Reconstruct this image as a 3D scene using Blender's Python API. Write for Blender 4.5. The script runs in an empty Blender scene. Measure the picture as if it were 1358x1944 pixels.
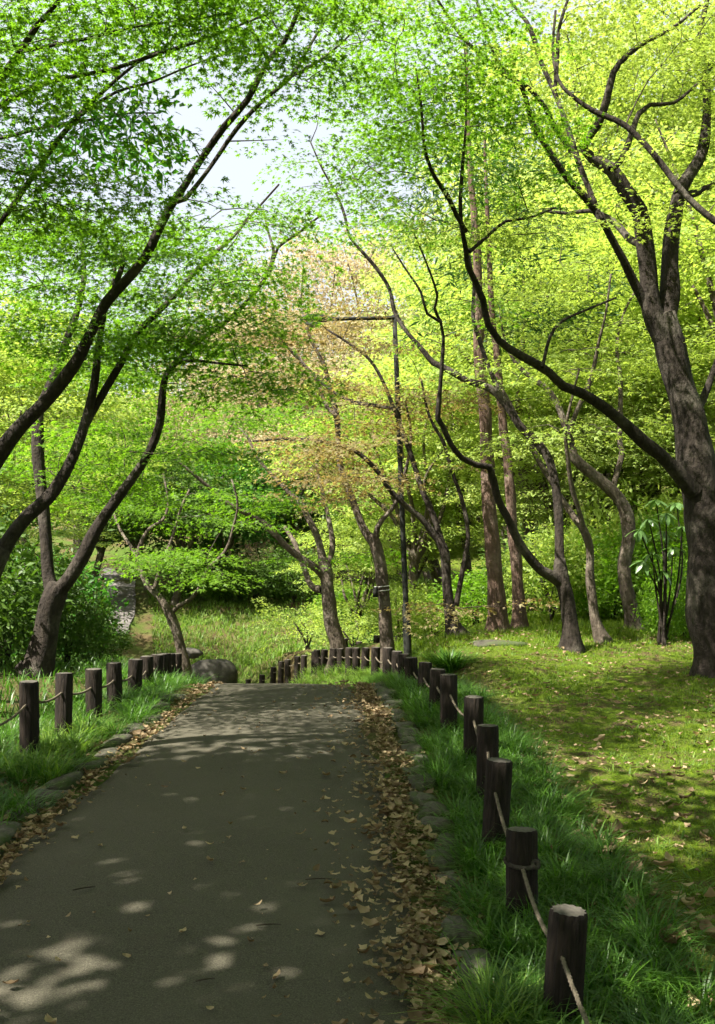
import bpy, math, random
import numpy as np
from mathutils import Vector

random.seed(7)
rng = np.random.default_rng(11)
scene = bpy.context.scene
COL = scene.collection
R = math.radians

# ------------------------------------------------------------------ camera
F, CX, HY, CAMZ = 2000.0, 679.0, 1040.0, 1.75     # focal length / centre / eye level in photo pixels
cam_d = bpy.data.cameras.new('camera')
cam = bpy.data.objects.new('camera', cam_d)
COL.objects.link(cam)
cam.location = (0, 0, CAMZ)
cam.rotation_euler = (R(90), 0, 0)
cam_d.sensor_fit = 'VERTICAL'
cam_d.sensor_height = 36.0
cam_d.lens = 36.0 * F / 1944.0
cam_d.shift_y = (HY - 972.0) / 1944.0
cam_d.clip_start = 0.05
cam_d.clip_end = 2000
scene.camera = cam

# ------------------------------------------------------------------ sky and sun
SUN_EL = R(56)
SUN_AZ = math.atan2(-0.84, -0.54)                 # towards the sun: from behind the left shoulder
world = bpy.data.worlds.new('World')
scene.world = world
world.use_nodes = True
wn = world.node_tree
bg = wn.nodes['Background']
sky = wn.nodes.new('ShaderNodeTexSky')
sky.sky_type = 'NISHITA'
sky.sun_disc = False
sky.sun_elevation = SUN_EL
sky.sun_rotation = SUN_AZ
sky.dust_density = 6.0
sky.ozone_density = 0.4
veil = wn.nodes.new('ShaderNodeMix')
veil.data_type = 'RGBA'
veil.inputs['Factor'].default_value = 0.6
veil.inputs[7].default_value = (4.3, 4.4, 4.6, 1.0)      # blown-out white mixed evenly into the whole sky colour
wn.links.new(sky.outputs[0], veil.inputs[6])
wn.links.new(veil.outputs[2], bg.inputs[0])
bg.inputs[1].default_value = 0.07
sun_d = bpy.data.lights.new('sun', 'SUN')
sun_d.energy = 5.0
sun_d.angle = R(0.53)
sun_d.color = (1.0, 0.94, 0.84)
sun = bpy.data.objects.new('sun', sun_d)
COL.objects.link(sun)
sdir = Vector((math.sin(SUN_AZ) * math.cos(SUN_EL), math.cos(SUN_AZ) * math.cos(SUN_EL), math.sin(SUN_EL)))
sun.rotation_euler = sdir.to_track_quat('Z', 'Y').to_euler()
sun.location = (-8, -6, 20)
scene.view_settings.view_transform = 'Standard'
scene.view_settings.look = 'None'
scene.view_settings.gamma = 1.0
scene.view_settings.use_curve_mapping = False
scene.view_settings.exposure = 2.05
scene.cycles.use_adaptive_sampling = True
scene.cycles.adaptive_threshold = 0.03
scene.cycles.max_bounces = 6
scene.cycles.diffuse_bounces = 4
scene.cycles.glossy_bounces = 2
scene.cycles.transmission_bounces = 5
scene.cycles.caustics_reflective = False
scene.cycles.caustics_refractive = False
scene.cycles.sample_clamp_indirect = 6.0


# ------------------------------------------------------------------ helpers
def P(px, py, d):
    return np.array([(px - CX) / F * d, d, CAMZ - (py - HY) / F * d])


def sstep(a, b, x):
    t = np.clip((np.asarray(x, float) - a) / (b - a), 0, 1)
    return t * t * (3 - 2 * t)


def lerp(a, b, t):
    return a + (b - a) * t


class MB:
    """collects vertices and faces, then links them as one mesh object"""
    def __init__(self):
        self.v, self.f3, self.f4, self.a3, self.a4, self.n = [], [], [], [], [], 0

    def add(self, v, f, var=None):
        v = np.asarray(v, float).reshape(-1, 3)
        f = np.asarray(f, int)
        k = f.shape[1]
        (self.f3 if k == 3 else self.f4).append(f + self.n)
        va = np.zeros(len(f)) if var is None else np.broadcast_to(var, (len(f),))
        (self.a3 if k == 3 else self.a4).append(va)
        self.v.append(v)
        self.n += len(v)

    def addmore(self, f, base, var=0.0):
        f = np.asarray(f, int)
        k = f.shape[1]
        (self.f3 if k == 3 else self.f4).append(f + base)
        (self.a3 if k == 3 else self.a4).append(np.full(len(f), var))

    def mesh(self, name, mat, origin=(0, 0, 0), smooth=False):
        me = bpy.data.meshes.new(name)
        v = np.concatenate(self.v) - np.asarray(origin)
        f3 = np.concatenate(self.f3) if self.f3 else np.zeros((0, 3), int)
        f4 = np.concatenate(self.f4) if self.f4 else np.zeros((0, 4), int)
        me.vertices.add(len(v))
        me.vertices.foreach_set('co', v.astype(np.float32).ravel())
        me.loops.add(f3.size + f4.size)
        me.loops.foreach_set('vertex_index', np.concatenate([f3.ravel(), f4.ravel()]).astype(np.int32))
        me.polygons.add(len(f3) + len(f4))
        st = np.concatenate([np.arange(len(f3)) * 3, f3.size + np.arange(len(f4)) * 4])
        me.polygons.foreach_set('loop_start', st.astype(np.int32))
        if smooth:
            me.polygons.foreach_set('use_smooth', np.ones(len(f3) + len(f4), bool))
        va = np.concatenate((self.a3 or [np.zeros(0)]) + (self.a4 or [np.zeros(0)]))
        at = me.attributes.new('var', 'FLOAT', 'FACE')
        at.data.foreach_set('value', va.astype(np.float32))
        me.update(calc_edges=True)
        if mat is not None:
            me.materials.append(mat)
        return me

    def build(self, name, mat, parent=None, origin=(0, 0, 0), smooth=False):
        return link(name, self.mesh(name, mat, origin, smooth), parent)


def link(name, me, parent=None, loc=None, rot=None, sc=None):
    o = bpy.data.objects.new(name, me)
    COL.objects.link(o)
    if parent is not None:
        o.parent = parent
    if loc is not None:
        o.location = loc
    if rot is not None:
        o.rotation_euler = rot
    if sc is not None:
        o.scale = sc
    return o


def tag(o, label=None, cat=None, group=None, kind=None):
    if label:
        o['label'] = label
    if cat:
        o['category'] = cat
    if group:
        o['group'] = group
    if kind:
        o['kind'] = kind
    return o


def empty(name, loc):
    o = bpy.data.objects.new(name, None)
    COL.objects.link(o)
    o.location = loc
    o.empty_display_size = 0.2
    return o


def catmull(pts, step):
    """pts (n,k) -> dense points through them"""
    pts = np.asarray(pts, float)
    if len(pts) < 3:
        n = max(2, int(np.linalg.norm(pts[-1][:3] - pts[0][:3]) / step) + 1)
        t = np.linspace(0, 1, n)[:, None]
        return pts[0] * (1 - t) + pts[-1] * t
    q = np.vstack([2 * pts[0] - pts[1], pts, 2 * pts[-1] - pts[-2]])
    out = []
    for i in range(1, len(q) - 2):
        p0, p1, p2, p3 = q[i - 1], q[i], q[i + 1], q[i + 2]
        n = max(1, int(np.linalg.norm((p2 - p1)[:3]) / step))
        t = (np.arange(n) / n)[:, None]
        out.append(0.5 * (2 * p1 + (p2 - p0) * t + (2 * p0 - 5 * p1 + 4 * p2 - p3) * t ** 2
                          + (3 * p1 - p0 - 3 * p2 + p3) * t ** 3))
    out.append(pts[-1:])
    return np.vstack(out)


def tube(mb, pts, rad, sides=6, rough=0.0, cap=True, var=0.0, flare=None):
    pts = np.asarray(pts, float)
    n = len(pts)
    rad = np.broadcast_to(rad, (n,)).astype(float)
    tan = np.gradient(pts, axis=0)
    tan /= np.linalg.norm(tan, axis=1)[:, None] + 1e-9
    up = np.array([0, 1.0, 0]) if abs(tan[0][1]) < 0.9 else np.array([1.0, 0, 0])
    us = np.zeros((n, 3))
    u = np.cross(tan[0], up)
    u /= np.linalg.norm(u)
    for i in range(n):
        u = u - tan[i] * np.dot(u, tan[i])
        u /= np.linalg.norm(u) + 1e-9
        us[i] = u
    vs = np.cross(tan, us)
    a = np.arange(sides) / sides * 2 * np.pi
    rr = rad[:, None] * np.ones(sides)
    if rough:
        ph = rng.uniform(0, 6.28, 6)
        s = np.arange(n)[:, None]
        rr = rr * (1 + rough * (np.sin(2 * a + 0.31 * s + ph[0]) * np.sin(0.23 * s + ph[1])
                                + 0.7 * np.sin(3 * a - 0.17 * s + ph[2]) * np.sin(0.41 * s + ph[3])
                                + 0.5 * np.sin(5 * a + ph[4]) + 0.45 * np.sin(0.9 * s + ph[5])))
    if flare is not None:
        rr = rr * (1 + flare[:, None] * (0.55 + 0.45 * np.sin(4 * a + 1.3) * 0.8))
    v = pts[:, None] + rr[..., None] * (np.cos(a)[None, :, None] * us[:, None] + np.sin(a)[None, :, None] * vs[:, None])
    v = v.reshape(-1, 3)
    i = np.arange(n - 1)[:, None] * sides
    j = np.arange(sides)[None]
    jn = (j + 1) % sides
    f = np.stack([i + j, i + jn, i + sides + jn, i + sides + j], -1).reshape(-1, 4)
    base = mb.n
    mb.add(v, f, var)
    if cap:
        mb.v.append(pts[-1:] + tan[-1:] * rad[-1] * 0.3)
        k = mb.n
        mb.n += 1
        b = base + (n - 1) * sides
        mb.addmore(np.stack([b + j[0], b + jn[0], np.full(sides, k)], -1), 0, var)


def grid_faces(nx, ny):
    i = np.arange(ny - 1)[:, None] * nx
    j = np.arange(nx - 1)[None]
    return np.stack([i + j, i + j + 1, i + nx + j + 1, i + nx + j], -1).reshape(-1, 4)


# ------------------------------------------------------------------ materials
def newmat(name):
    m = bpy.data.materials.new(name)
    m.use_nodes = True
    nt = m.node_tree
    nt.nodes.clear()
    out = nt.nodes.new('ShaderNodeOutputMaterial')
    return m, nt, out


def nd(nt, typ, **kw):
    n = nt.nodes.new(typ)
    for k, v in kw.items():
        if k.startswith('i_'):
            n.inputs[k[2:].replace('_', ' ')].default_value = v
        else:
            setattr(n, k, v)
    return n


def rgba(c):
    return (c[0], c[1], c[2], 1.0)


def mixc(nt, fac, a, b, blend='MIX'):
    n = nt.nodes.new('ShaderNodeMix')
    n.data_type = 'RGBA'
    n.blend_type = blend
    for sock, val in ((n.inputs['Factor'], fac), (n.inputs[6], a), (n.inputs[7], b)):
        if isinstance(val, bpy.types.NodeSocket):
            nt.links.new(val, sock)
        elif isinstance(val, (int, float)):
            sock.default_value = val
        else:
            sock.default_value = rgba(val)
    return n.outputs[2]


def noise(nt, scale, detail=4, rough=0.55, coord=None, stretch=None, dist=0.0):
    n = nd(nt, 'ShaderNodeTexNoise', i_Scale=scale, i_Detail=detail, i_Roughness=rough, i_Distortion=dist)
    if coord is None:
        coord = nt.nodes.new('ShaderNodeTexCoord').outputs['Object']
    if stretch:
        mp = nt.nodes.new('ShaderNodeMapping')
        mp.inputs['Scale'].default_value = stretch
        nt.links.new(coord, mp.inputs['Vector'])
        coord = mp.outputs[0]
    nt.links.new(coord, n.inputs['Vector'])
    return n.outputs['Fac']


def ramp(nt, fac, lo, hi):
    n = nd(nt, 'ShaderNodeMapRange')
    n.inputs['From Min'].default_value = lo
    n.inputs['From Max'].default_value = hi
    nt.links.new(fac, n.inputs['Value'])
    return n.outputs[0]


def principled(nt, out, col, rough=0.8, spec=0.3, bump=None, bstr=0.3, bdist=0.01):
    p = nt.nodes.new('ShaderNodeBsdfPrincipled')
    if isinstance(col, bpy.types.NodeSocket):
        nt.links.new(col, p.inputs['Base Color'])
    else:
        p.inputs['Base Color'].default_value = rgba(col)
    p.inputs['Roughness'].default_value = rough
    p.inputs['Specular IOR Level'].default_value = spec
    if bump is not None:
        b = nd(nt, 'ShaderNodeBump')
        b.inputs['Strength'].default_value = bstr
        b.inputs['Distance'].default_value = bdist
        nt.links.new(bump, b.inputs['Height'])
        nt.links.new(b.outputs[0], p.inputs['Normal'])
    if out is not None:
        nt.links.new(p.outputs[0], out.inputs[0])
    return p


def leaf_mat(name, a, b, trans=0.5, tmul=(1.5, 1.5, 0.7), rough=0.5, spec=0.25):
    m, nt, out = newmat(name)
    at = nd(nt, 'ShaderNodeAttribute', attribute_name='var')
    col = mixc(nt, at.outputs['Fac'], a, b)
    p = principled(nt, None, col, rough, spec)
    t = nt.nodes.new('ShaderNodeBsdfTranslucent')
    nt.links.new(mixc(nt, 1.0, col, tmul, 'MULTIPLY'), t.inputs['Color'])
    mx = nt.nodes.new('ShaderNodeMixShader')
    mx.inputs[0].default_value = trans
    nt.links.new(p.outputs[0], mx.inputs[1])
    nt.links.new(t.outputs[0], mx.inputs[2])
    nt.links.new(mx.outputs[0], out.inputs[0])
    return m


def bark_mat(name, dark, light, patch, vert=(9, 9, 2.2), bstr=0.9):
    m, nt, out = newmat(name)
    n1 = noise(nt, 3.0, 6, 0.65, stretch=vert)
    n2 = noise(nt, 2.2, 4, 0.6)
    n3 = noise(nt, 28, 3, 0.6)
    c = mixc(nt, ramp(nt, n1, 0.3, 0.7), dark, light)
    c = mixc(nt, ramp(nt, n2, 0.52, 0.68), c, patch)
    c = mixc(nt, ramp(nt, n3, 0.35, 0.9), c, dark)
    mh = nt.nodes.new('ShaderNodeMath')
    mh.operation = 'MULTIPLY_ADD'
    nt.links.new(n3, mh.inputs[0])
    mh.inputs[1].default_value = 0.45
    nt.links.new(n1, mh.inputs[2])
    principled(nt, out, c, 0.9, 0.2, mh.outputs[0], bstr, 0.035)
    return m


M = {}
M['leaf_green'] = leaf_mat('maple leaf green', (0.065, 0.145, 0.012), (0.15, 0.265, 0.022), 0.55, (1.6, 1.75, 0.7))
M['leaf_lime'] = leaf_mat('maple leaf lime', (0.16, 0.25, 0.038), (0.31, 0.41, 0.095), 0.55, (1.55, 1.45, 0.9))
M['leaf_deep'] = leaf_mat('maple leaf deep', (0.03, 0.10, 0.015), (0.06, 0.17, 0.02), 0.5, (1.5, 1.7, 0.7))
M['leaf_pale'] = leaf_mat('maple leaf hazed pale', (0.24, 0.34, 0.08), (0.38, 0.47, 0.14), 0.5, (1.35, 1.25, 0.85))  # haze and glare on far foliage put into a paler leaf colour
M['leaf_tan'] = leaf_mat('young leaf copper', (0.17, 0.12, 0.06), (0.25, 0.24, 0.095), 0.5, (1.5, 1.3, 0.8))
M['leaf_bud'] = leaf_mat('bud twig haze', (0.34, 0.28, 0.17), (0.50, 0.45, 0.27), 0.4, (1.2, 1.1, 0.9))
M['leaf_dark'] = leaf_mat('evergreen leaf', (0.03, 0.066, 0.012), (0.075, 0.135, 0.02), 0.3, (1.6, 1.8, 0.7), 0.5, 0.22)
M['needle'] = leaf_mat('conifer spray', (0.03, 0.075, 0.025), (0.06, 0.12, 0.04), 0.3, (1.3, 1.5, 0.8))
M['grass_long'] = leaf_mat('sedge blade', (0.03, 0.085, 0.010), (0.085, 0.18, 0.022), 0.4, (1.4, 1.6, 0.7), 0.4, 0.35)
M['grass_lawn'] = leaf_mat('lawn blade', (0.06, 0.12, 0.008), (0.16, 0.23, 0.02), 0.45, (1.4, 1.5, 0.6))
M['grass_bank'] = leaf_mat('bank grass blade', (0.07, 0.15, 0.02), (0.17, 0.25, 0.05), 0.45, (1.4, 1.5, 0.7))
M['litter'] = leaf_mat('dry leaf', (0.09, 0.058, 0.03), (0.36, 0.28, 0.165), 0.2, (1.2, 1.0, 0.7), 0.7, 0.2)
M['bark'] = bark_mat('maple bark', (0.013, 0.010, 0.008), (0.050, 0.040, 0.030), (0.105, 0.092, 0.074))
M['bark_grey'] = bark_mat('grey maple bark', (0.04, 0.031, 0.023), (0.15, 0.122, 0.092), (0.24, 0.21, 0.165))
M['bark_pine'] = bark_mat('conifer bark', (0.055, 0.034, 0.024), (0.20, 0.135, 0.10), (0.24, 0.18, 0.145), (16, 16, 1.4), 0.9)
M['twig'] = bark_mat('twig bark', (0.03, 0.025, 0.018), (0.08, 0.065, 0.045), (0.11, 0.095, 0.07), (4, 4, 4), 0.2)

def simple(name, a, b, scale=8, rough=0.8, spec=0.3, bstr=0.4, bd=0.01, stretch=None):
    m, nt, out = newmat(name)
    n = noise(nt, scale, 6, 0.6, stretch=stretch)
    c = mixc(nt, ramp(nt, n, 0.3, 0.72), a, b)
    principled(nt, out, c, rough, spec, n, bstr, bd)
    return m

M['post'] = simple('stained post wood', (0.006, 0.005, 0.004), (0.034, 0.025, 0.018), 9, 0.8, 0.2, 1.0, 0.02, (6, 6, 1))
M['cut'] = simple('weathered post top', (0.04, 0.036, 0.03), (0.10, 0.09, 0.074), 40, 0.9, 0.2, 0.3, 0.004)
M['rope'] = simple('weathered rope', (0.07, 0.058, 0.04), (0.16, 0.135, 0.10), 90, 0.95, 0.1, 0.8, 0.004)
M['steel'] = simple('dark painted lamp steel', (0.012, 0.013, 0.011), (0.03, 0.032, 0.027), 20, 0.85, 0.15, 0.1, 0.002)
M['band'] = simple('pale metal strap', (0.4, 0.4, 0.38), (0.6, 0.6, 0.56), 20, 0.4, 0.5, 0.1, 0.002)
M['glass'] = simple('frosted lamp glass', (0.10, 0.10, 0.09), (0.16, 0.16, 0.15), 10, 0.3, 0.5, 0.05, 0.002)
M['boulder'] = simple('boulder granite', (0.016, 0.015, 0.012), (0.085, 0.078, 0.066), 5.0, 0.9, 0.2, 0.7, 0.03)
M['stone_pink'] = simple('warm pale boulder', (0.10, 0.08, 0.065), (0.27, 0.225, 0.19), 5, 0.9, 0.2, 0.6, 0.02)

m, nt, out = newmat('mossy kerb stone')
n1 = noise(nt, 6, 6, 0.65)
n2 = noise(nt, 2.5, 4, 0.6)
c = mixc(nt, ramp(nt, n1, 0.3, 0.7), (0.028, 0.026, 0.02), (0.105, 0.095, 0.075))
c = mixc(nt, ramp(nt, n2, 0.42, 0.60), c, (0.040, 0.056, 0.018))
principled(nt, out, c, 0.92, 0.2, n1, 0.7, 0.015)
M['kerb'] = m

m, nt, out = newmat('worn asphalt')
geo = nt.nodes.new('ShaderNodeNewGeometry').outputs['Position']
g1 = noise(nt, 160, 2, 0.7, geo)
g2 = noise(nt, 1.1, 5, 0.6, geo)
vo = nd(nt, 'ShaderNodeTexVoronoi', i_Scale=95.0)
nt.links.new(geo, vo.inputs['Vector'])
g4 = noise(nt, 9.0, 4, 0.65, geo)
c = mixc(nt, ramp(nt, g1, 0.3, 0.75), (0.026, 0.024, 0.0165), (0.092, 0.085, 0.063))
c = mixc(nt, ramp(nt, g2, 0.35, 0.7), c, mixc(nt, 0.5, c, (0.078, 0.073, 0.052)))
c = mixc(nt, ramp(nt, g4, 0.55, 0.8), c, (0.06, 0.052, 0.038))
sp = ramp(nt, vo.outputs['Distance'], 0.17, 0.05)
c = mixc(nt, sp, c, (0.15, 0.138, 0.11))
principled(nt, out, c, 0.95, 0.12, g1, 0.55, 0.006)
M['asphalt'] = m

m, nt, out = newmat('pale distant pavement')
g1 = noise(nt, 3, 5, 0.6)
principled(nt, out, mixc(nt, g1, (0.09, 0.082, 0.076), (0.16, 0.148, 0.14)), 0.9, 0.2)
M['pavement'] = m

m, nt, out = newmat('woodland ground')
geo = nt.nodes.new('ShaderNodeNewGeometry').outputs['Position']
sx = nt.nodes.new('ShaderNodeSeparateXYZ')
nt.links.new(geo, sx.inputs[0])
nA = noise(nt, 0.9, 5, 0.65, geo)
nB = noise(nt, 6.0, 6, 0.7, geo)
nC = noise(nt, 45.0, 4, 0.7, geo)
soil = mixc(nt, ramp(nt, nC, 0.3, 0.7), (0.035, 0.024, 0.013), (0.17, 0.115, 0.065))
moss = mixc(nt, ramp(nt, nC, 0.3, 0.75), (0.04, 0.078, 0.005), (0.15, 0.21, 0.012))
mossf = ramp(nt, nB, 0.41, 0.54)
lawn = mixc(nt, mossf, mixc(nt, ramp(nt, nA, 0.4, 0.65), soil, moss), moss)
fx = ramp(nt, sx.outputs[0], 0.95, 1.5)
far = mixc(nt, ramp(nt, nA, 0.40, 0.6), mixc(nt, nB, soil, (0.09, 0.075, 0.03)), (0.06, 0.10, 0.015))
c = mixc(nt, fx, far, lawn)
principled(nt, out, c, 0.95, 0.1, nC, 1.0, 0.05)
M['ground'] = m

# ------------------------------------------------------------------ terrain
ZF = [(-40, -1.0), (0, 0), (9.0, .385), (10.0, .39), (11, .32), (12, .2), (13, .06), (14, -.03), (16.5, -.24), (18, -.34),
      (19.5, -.53), (22, -.95), (24, -1.45), (26, -1.62), (60, -1.6)]
XR = [(-40, .72), (6, .74), (8, .70), (9.7, .60), (11, .49), (12, .40), (15, .25), (16.5, .09), (17.5, -.15), (18.3, -.43), (19.5, -.81),
      (22, -1.15), (23, -1.65), (24, -2.2), (25.5, -3.0), (30, -6)]
XL = [(-40, -2.15), (7, -2.15), (9, -2.03), (10.5, -2.0), (12, -2.15), (13, -2.26), (15, -2.6), (18, -3.2), (21, -4.4), (24, -5.6), (30, -9)]
ZLAWN = [(-40, -.9), (0, 0), (12, .54), (14, .58), (15, .36), (18.5, .05), (22, -.4), (26, -.9), (40, -.5)]
ZLEFT = [(-40, -1), (0, 0), (10, .45), (12, .36), (14, .12), (16, 0), (20, -.45), (24, -.75), (30, -.15), (40, .5), (60, 1.2)]
ZBANK = [(20, -1.6), (27, -1.55), (34, .25), (40, .6), (50, 1.6), (70, 8), (100, 16), (160, 22), (400, 26)]
ZRIGHT = [(-40, -.9), (0, 0), (13, .585), (15, .63), (24, .6), (40, .8), (60, 2.5), (80, 7), (160, 20), (400, 25)]


def ip(tab, y):
    a = np.array(tab, float)
    return np.interp(y, a[:, 0], a[:, 1])


def wob(x, y):
    return (0.028 * np.sin(2.1 * x + 1.3 * y) * np.sin(1.7 * y - 0.8 * x) + 0.018 * np.sin(5.3 * x - 2.2 * y + 1) * np.sin(3.9 * y + 1.1 * x)
            + 0.010 * np.sin(11 * x + 3 * y) * np.sin(9.1 * y - 4 * x))


def height(x, y, path_sink=True):
    x = np.asarray(x, float)
    y = np.asarray(y, float)
    zp = ip(ZF, y) - 0.26 * sstep(10.4, 14.5, y)
    xr, xl = ip(XR, y), ip(XL, y)
    zlawn = lerp(ip(ZLAWN, y), ip(ZRIGHT, y), sstep(0.6, 3.2, x - np.maximum(xr, 0.2)))
    zr = zlawn + 0.03
    zl = ip(ZLEFT, y) + 0.04 + 0.05 * sstep(0.5, 3, xl - x)
    rp = ip(ZF, y)
    zrr = lerp(rp, zr, sstep(0.1, 0.9, x - xr))
    z = lerp(zp, zrr, sstep(-0.30, 0.12, x - xr))
    z = lerp(z, zl, sstep(-0.15, 0.9, xl - x))
    zb = ip(ZBANK, y)
    zfar = lerp(zb, ip(ZLEFT, y), sstep(6, 8.5, -x) * (1 - sstep(45, 60, y)))
    zfar = lerp(zfar, ip(ZRIGHT, y), sstep(-0.5, 4, x) * (1 - sstep(45, 60, y)))
    z = lerp(z, zfar, sstep(24.5, 28.5, y))
    off = np.minimum(sstep(0.0, 0.4, np.maximum(x - xr + 0.25, xl - x + 0.2)) + sstep(24, 28, y), 1)
    z = z + .011 * sstep(.5, .9, x - xr) * (1 - sstep(14, 18, y)) * (np.sin(17 * x + 5 * y) * np.sin(13 * y - 6 * x) + np.sin(9 * x - 11 * y + 2) * np.sin(21 * y + 7 * x))
    z = z + wob(x, y) * off * (1 + sstep(15, 40, y) * 3)
    return z


def axis(segs):
    out = []
    for a, b, s in segs:
        out.append(np.arange(a, b - 1e-6, s))
    return np.concatenate(out + [[segs[-1][1]]])


gx = axis([(-260, -60, 25), (-60, -20, 4), (-20, -7, 0.9), (-7, 7, 0.11), (7, 20, 0.9), (20, 60, 4), (60, 260, 25)])
gy = axis([(-40, -6, 3), (-6, 1, 0.5), (1, 15, 0.11), (15, 36, 0.3), (36, 80, 2), (80, 400, 20)])
X, Y = np.meshgrid(gx, gy)
mb = MB()
mb.add(np.stack([X, Y, height(X, Y)], -1), grid_faces(len(gx), len(gy)))
tag(mb.build('ground', M['ground'], smooth=True), 'mossy woodland ground with brown soil and leaf litter', 'ground', kind='structure')

# asphalt path (sheet with slightly ragged edges, just above the ground)
ys = axis([(-6, 2, 0.4), (2, 15, 0.12), (15, 27, 0.3)])
PL = lambda y: np.interp(y, [0, 6, 8, 10, 12, 15, 18, 21, 24, 27], [-1.84, -1.74, -1.58, -1.47, -1.6, -2.1, -2.7, -3.7, -4.9, -6.5])
PR = lambda y: np.interp(y, [0, 4, 6, 8, 10, 12, 15, 18, 21, 24, 27], [.30, .30, .26, .15, .02, -.05, -.3, -.95, -1.75, -2.8, -4.4])
rows = []
for y in ys:
    l = PL(y) + 0.015 * math.sin(3.1 * y) + 0.015 * math.sin(7.7 * y + 1)
    r = PR(y) + 0.03 * math.sin(2.7 * y + 2) + 0.02 * math.sin(8.3 * y)
    t = np.linspace(0, 1, 15)
    xx = l + (r - l) * t
    zz = height(xx, np.full(15, y)) + 0.012 + 0.018 * (1 - (2 * t - 1) ** 2) + 0.004 * np.sin(2.2 * y + 3 * xx)
    zz[0] -= 0.03
    zz[-1] -= 0.03
    rows.append(np.stack([xx, np.full(15, y), zz], -1))
mb = MB()
mb.add(np.array(rows), grid_faces(15, len(ys)))
tag(mb.build('path', M['asphalt'], smooth=True), 'dark asphalt footpath rising to a crest', 'path', kind='structure')


def path_z(x, y):
    return height(x, y) + 0.03


# far pale path climbing the slope on the left
mb = MB()
ys = np.linspace(29.5, 46, 36)
rows = []
for y in ys:
    xc = np.interp(y, [27, 30, 35, 40, 46], [-5.9, -6.75, -7.95, -9.0, -11.2])
    xx = xc + np.linspace(-0.75, 0.75, 5) * np.interp(y, [29.5, 31.5, 34], [.15, .6, .75])
    rows.append(np.stack([xx, np.full(5, y), height(xx, np.full(5, y)) + 0.05], -1))
mb.add(np.array(rows), grid_faces(5, len(ys)))
tag(mb.build('far_path', M['pavement'], smooth=True), 'pale paved path climbing the far slope at left', 'path', kind='structure')

# ------------------------------------------------------------------ leaves, sprays, crowns
def leaf_star(s):
    """five-lobed maple leaf: five slim triangles"""
    v, f = [], []
    for k, (a, L) in enumerate([(-100, .62), (-48, .9), (0, 1.05), (48, .9), (100, .62)]):
        a = R(a)
        d = np.array([math.cos(a), math.sin(a)])
        p = np.array([-d[1], d[0]]) * 0.17
        c = d * 0.05
        z = -0.02 * k
        v += [[*(c + p), z], [*(c - p), z], [*(d * L), z - 0.22 * L]]
        f.append([3 * k, 3 * k + 1, 3 * k + 2])
    return np.array(v) * s * 0.55 + np.array([0.25 * s, 0, 0]), np.array(f)


def leaf_tri(s):
    """three-lobed leaf for trees farther away"""
    v, f = [], []
    for k, (a, L) in enumerate([(-62, .8), (0, 1.05), (62, .8)]):
        a = R(a)
        d = np.array([math.cos(a), math.sin(a)])
        p = np.array([-d[1], d[0]]) * 0.24
        z = -0.03 * k
        v += [[*p, z], [*-p, z], [*(d * L), z - 0.2 * L]]
        f.append([3 * k, 3 * k + 1, 3 * k + 2])
    return np.array(v) * s * 0.55 + np.array([0.25 * s, 0, 0]), np.array(f)


def leaf_kite(s, w=0.36):
    v = np.array([[0, 0, 0], [0.45, w, -0.03], [1, 0, -0.16], [0.45, -w, -0.03]]) * s
    return v, np.array([[0, 1, 2], [0, 2, 3]])


def rotm(yaw, pitch, roll):
    cy, sy, cp, sp, cr, sr = np.cos(yaw), np.sin(yaw), np.cos(pitch), np.sin(pitch), np.cos(roll), np.sin(roll)
    z, o = np.zeros_like(yaw), np.ones_like(yaw)
    Rz = np.stack([cy, -sy, z, sy, cy, z, z, z, o], -1).reshape(-1, 3, 3)
    Ry = np.stack([cp, z, sp, z, o, z, -sp, z, cp], -1).reshape(-1, 3, 3)
    Rx = np.stack([o, z, z, z, cr, -sr, z, sr, cr], -1).reshape(-1, 3, 3)
    return Rz @ Ry @ Rx


def scatter(lv, lf, pos, Rm, sc):
    """copies of one small mesh -> big vertex / face arrays"""
    n, k = len(pos), len(lv)
    v = np.einsum('nij,kj->nki', Rm, lv) * np.asarray(sc).reshape(-1, 1, 1) + pos[:, None]
    f = (lf[None] + (np.arange(n) * k)[:, None, None]).reshape(-1, lf.shape[1])
    return v.reshape(-1, 3), f


def spray(leaf, n, L, W, droop=0.12, tilt=0.5, thick=0.03):
    """flat layered fan of leaves along +x"""
    lv, lf = leaf
    x = L * rng.beta(1.6, 1.2, n)
    prof = np.sin(np.clip(x / L, 0.05, 1) ** 0.7 * np.pi * 0.85) + 0.12
    y = W * prof * rng.uniform(-1, 1, n)
    z = -droop * (x / L) ** 2 * L - 0.25 * droop * (y / W) ** 2 * L + rng.normal(0, thick, n)
    yaw = np.arctan2(y, 0.35 * L) + rng.normal(0, 0.6, n)
    Rm = rotm(yaw, rng.normal(0.15, tilt * 0.7, n), rng.normal(0, tilt, n))
    v, f = scatter(lv, lf, np.stack([x, y, z], -1), Rm, rng.uniform(0.5, 1.3, n))
    var = np.repeat(rng.uniform(0, 1, n), len(lf))
    return v, f, var


def spray_set(leaf, n, L, W, count=5, **kw):
    return [spray(leaf, n, L, W, **kw) for _ in range(count)]


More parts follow.
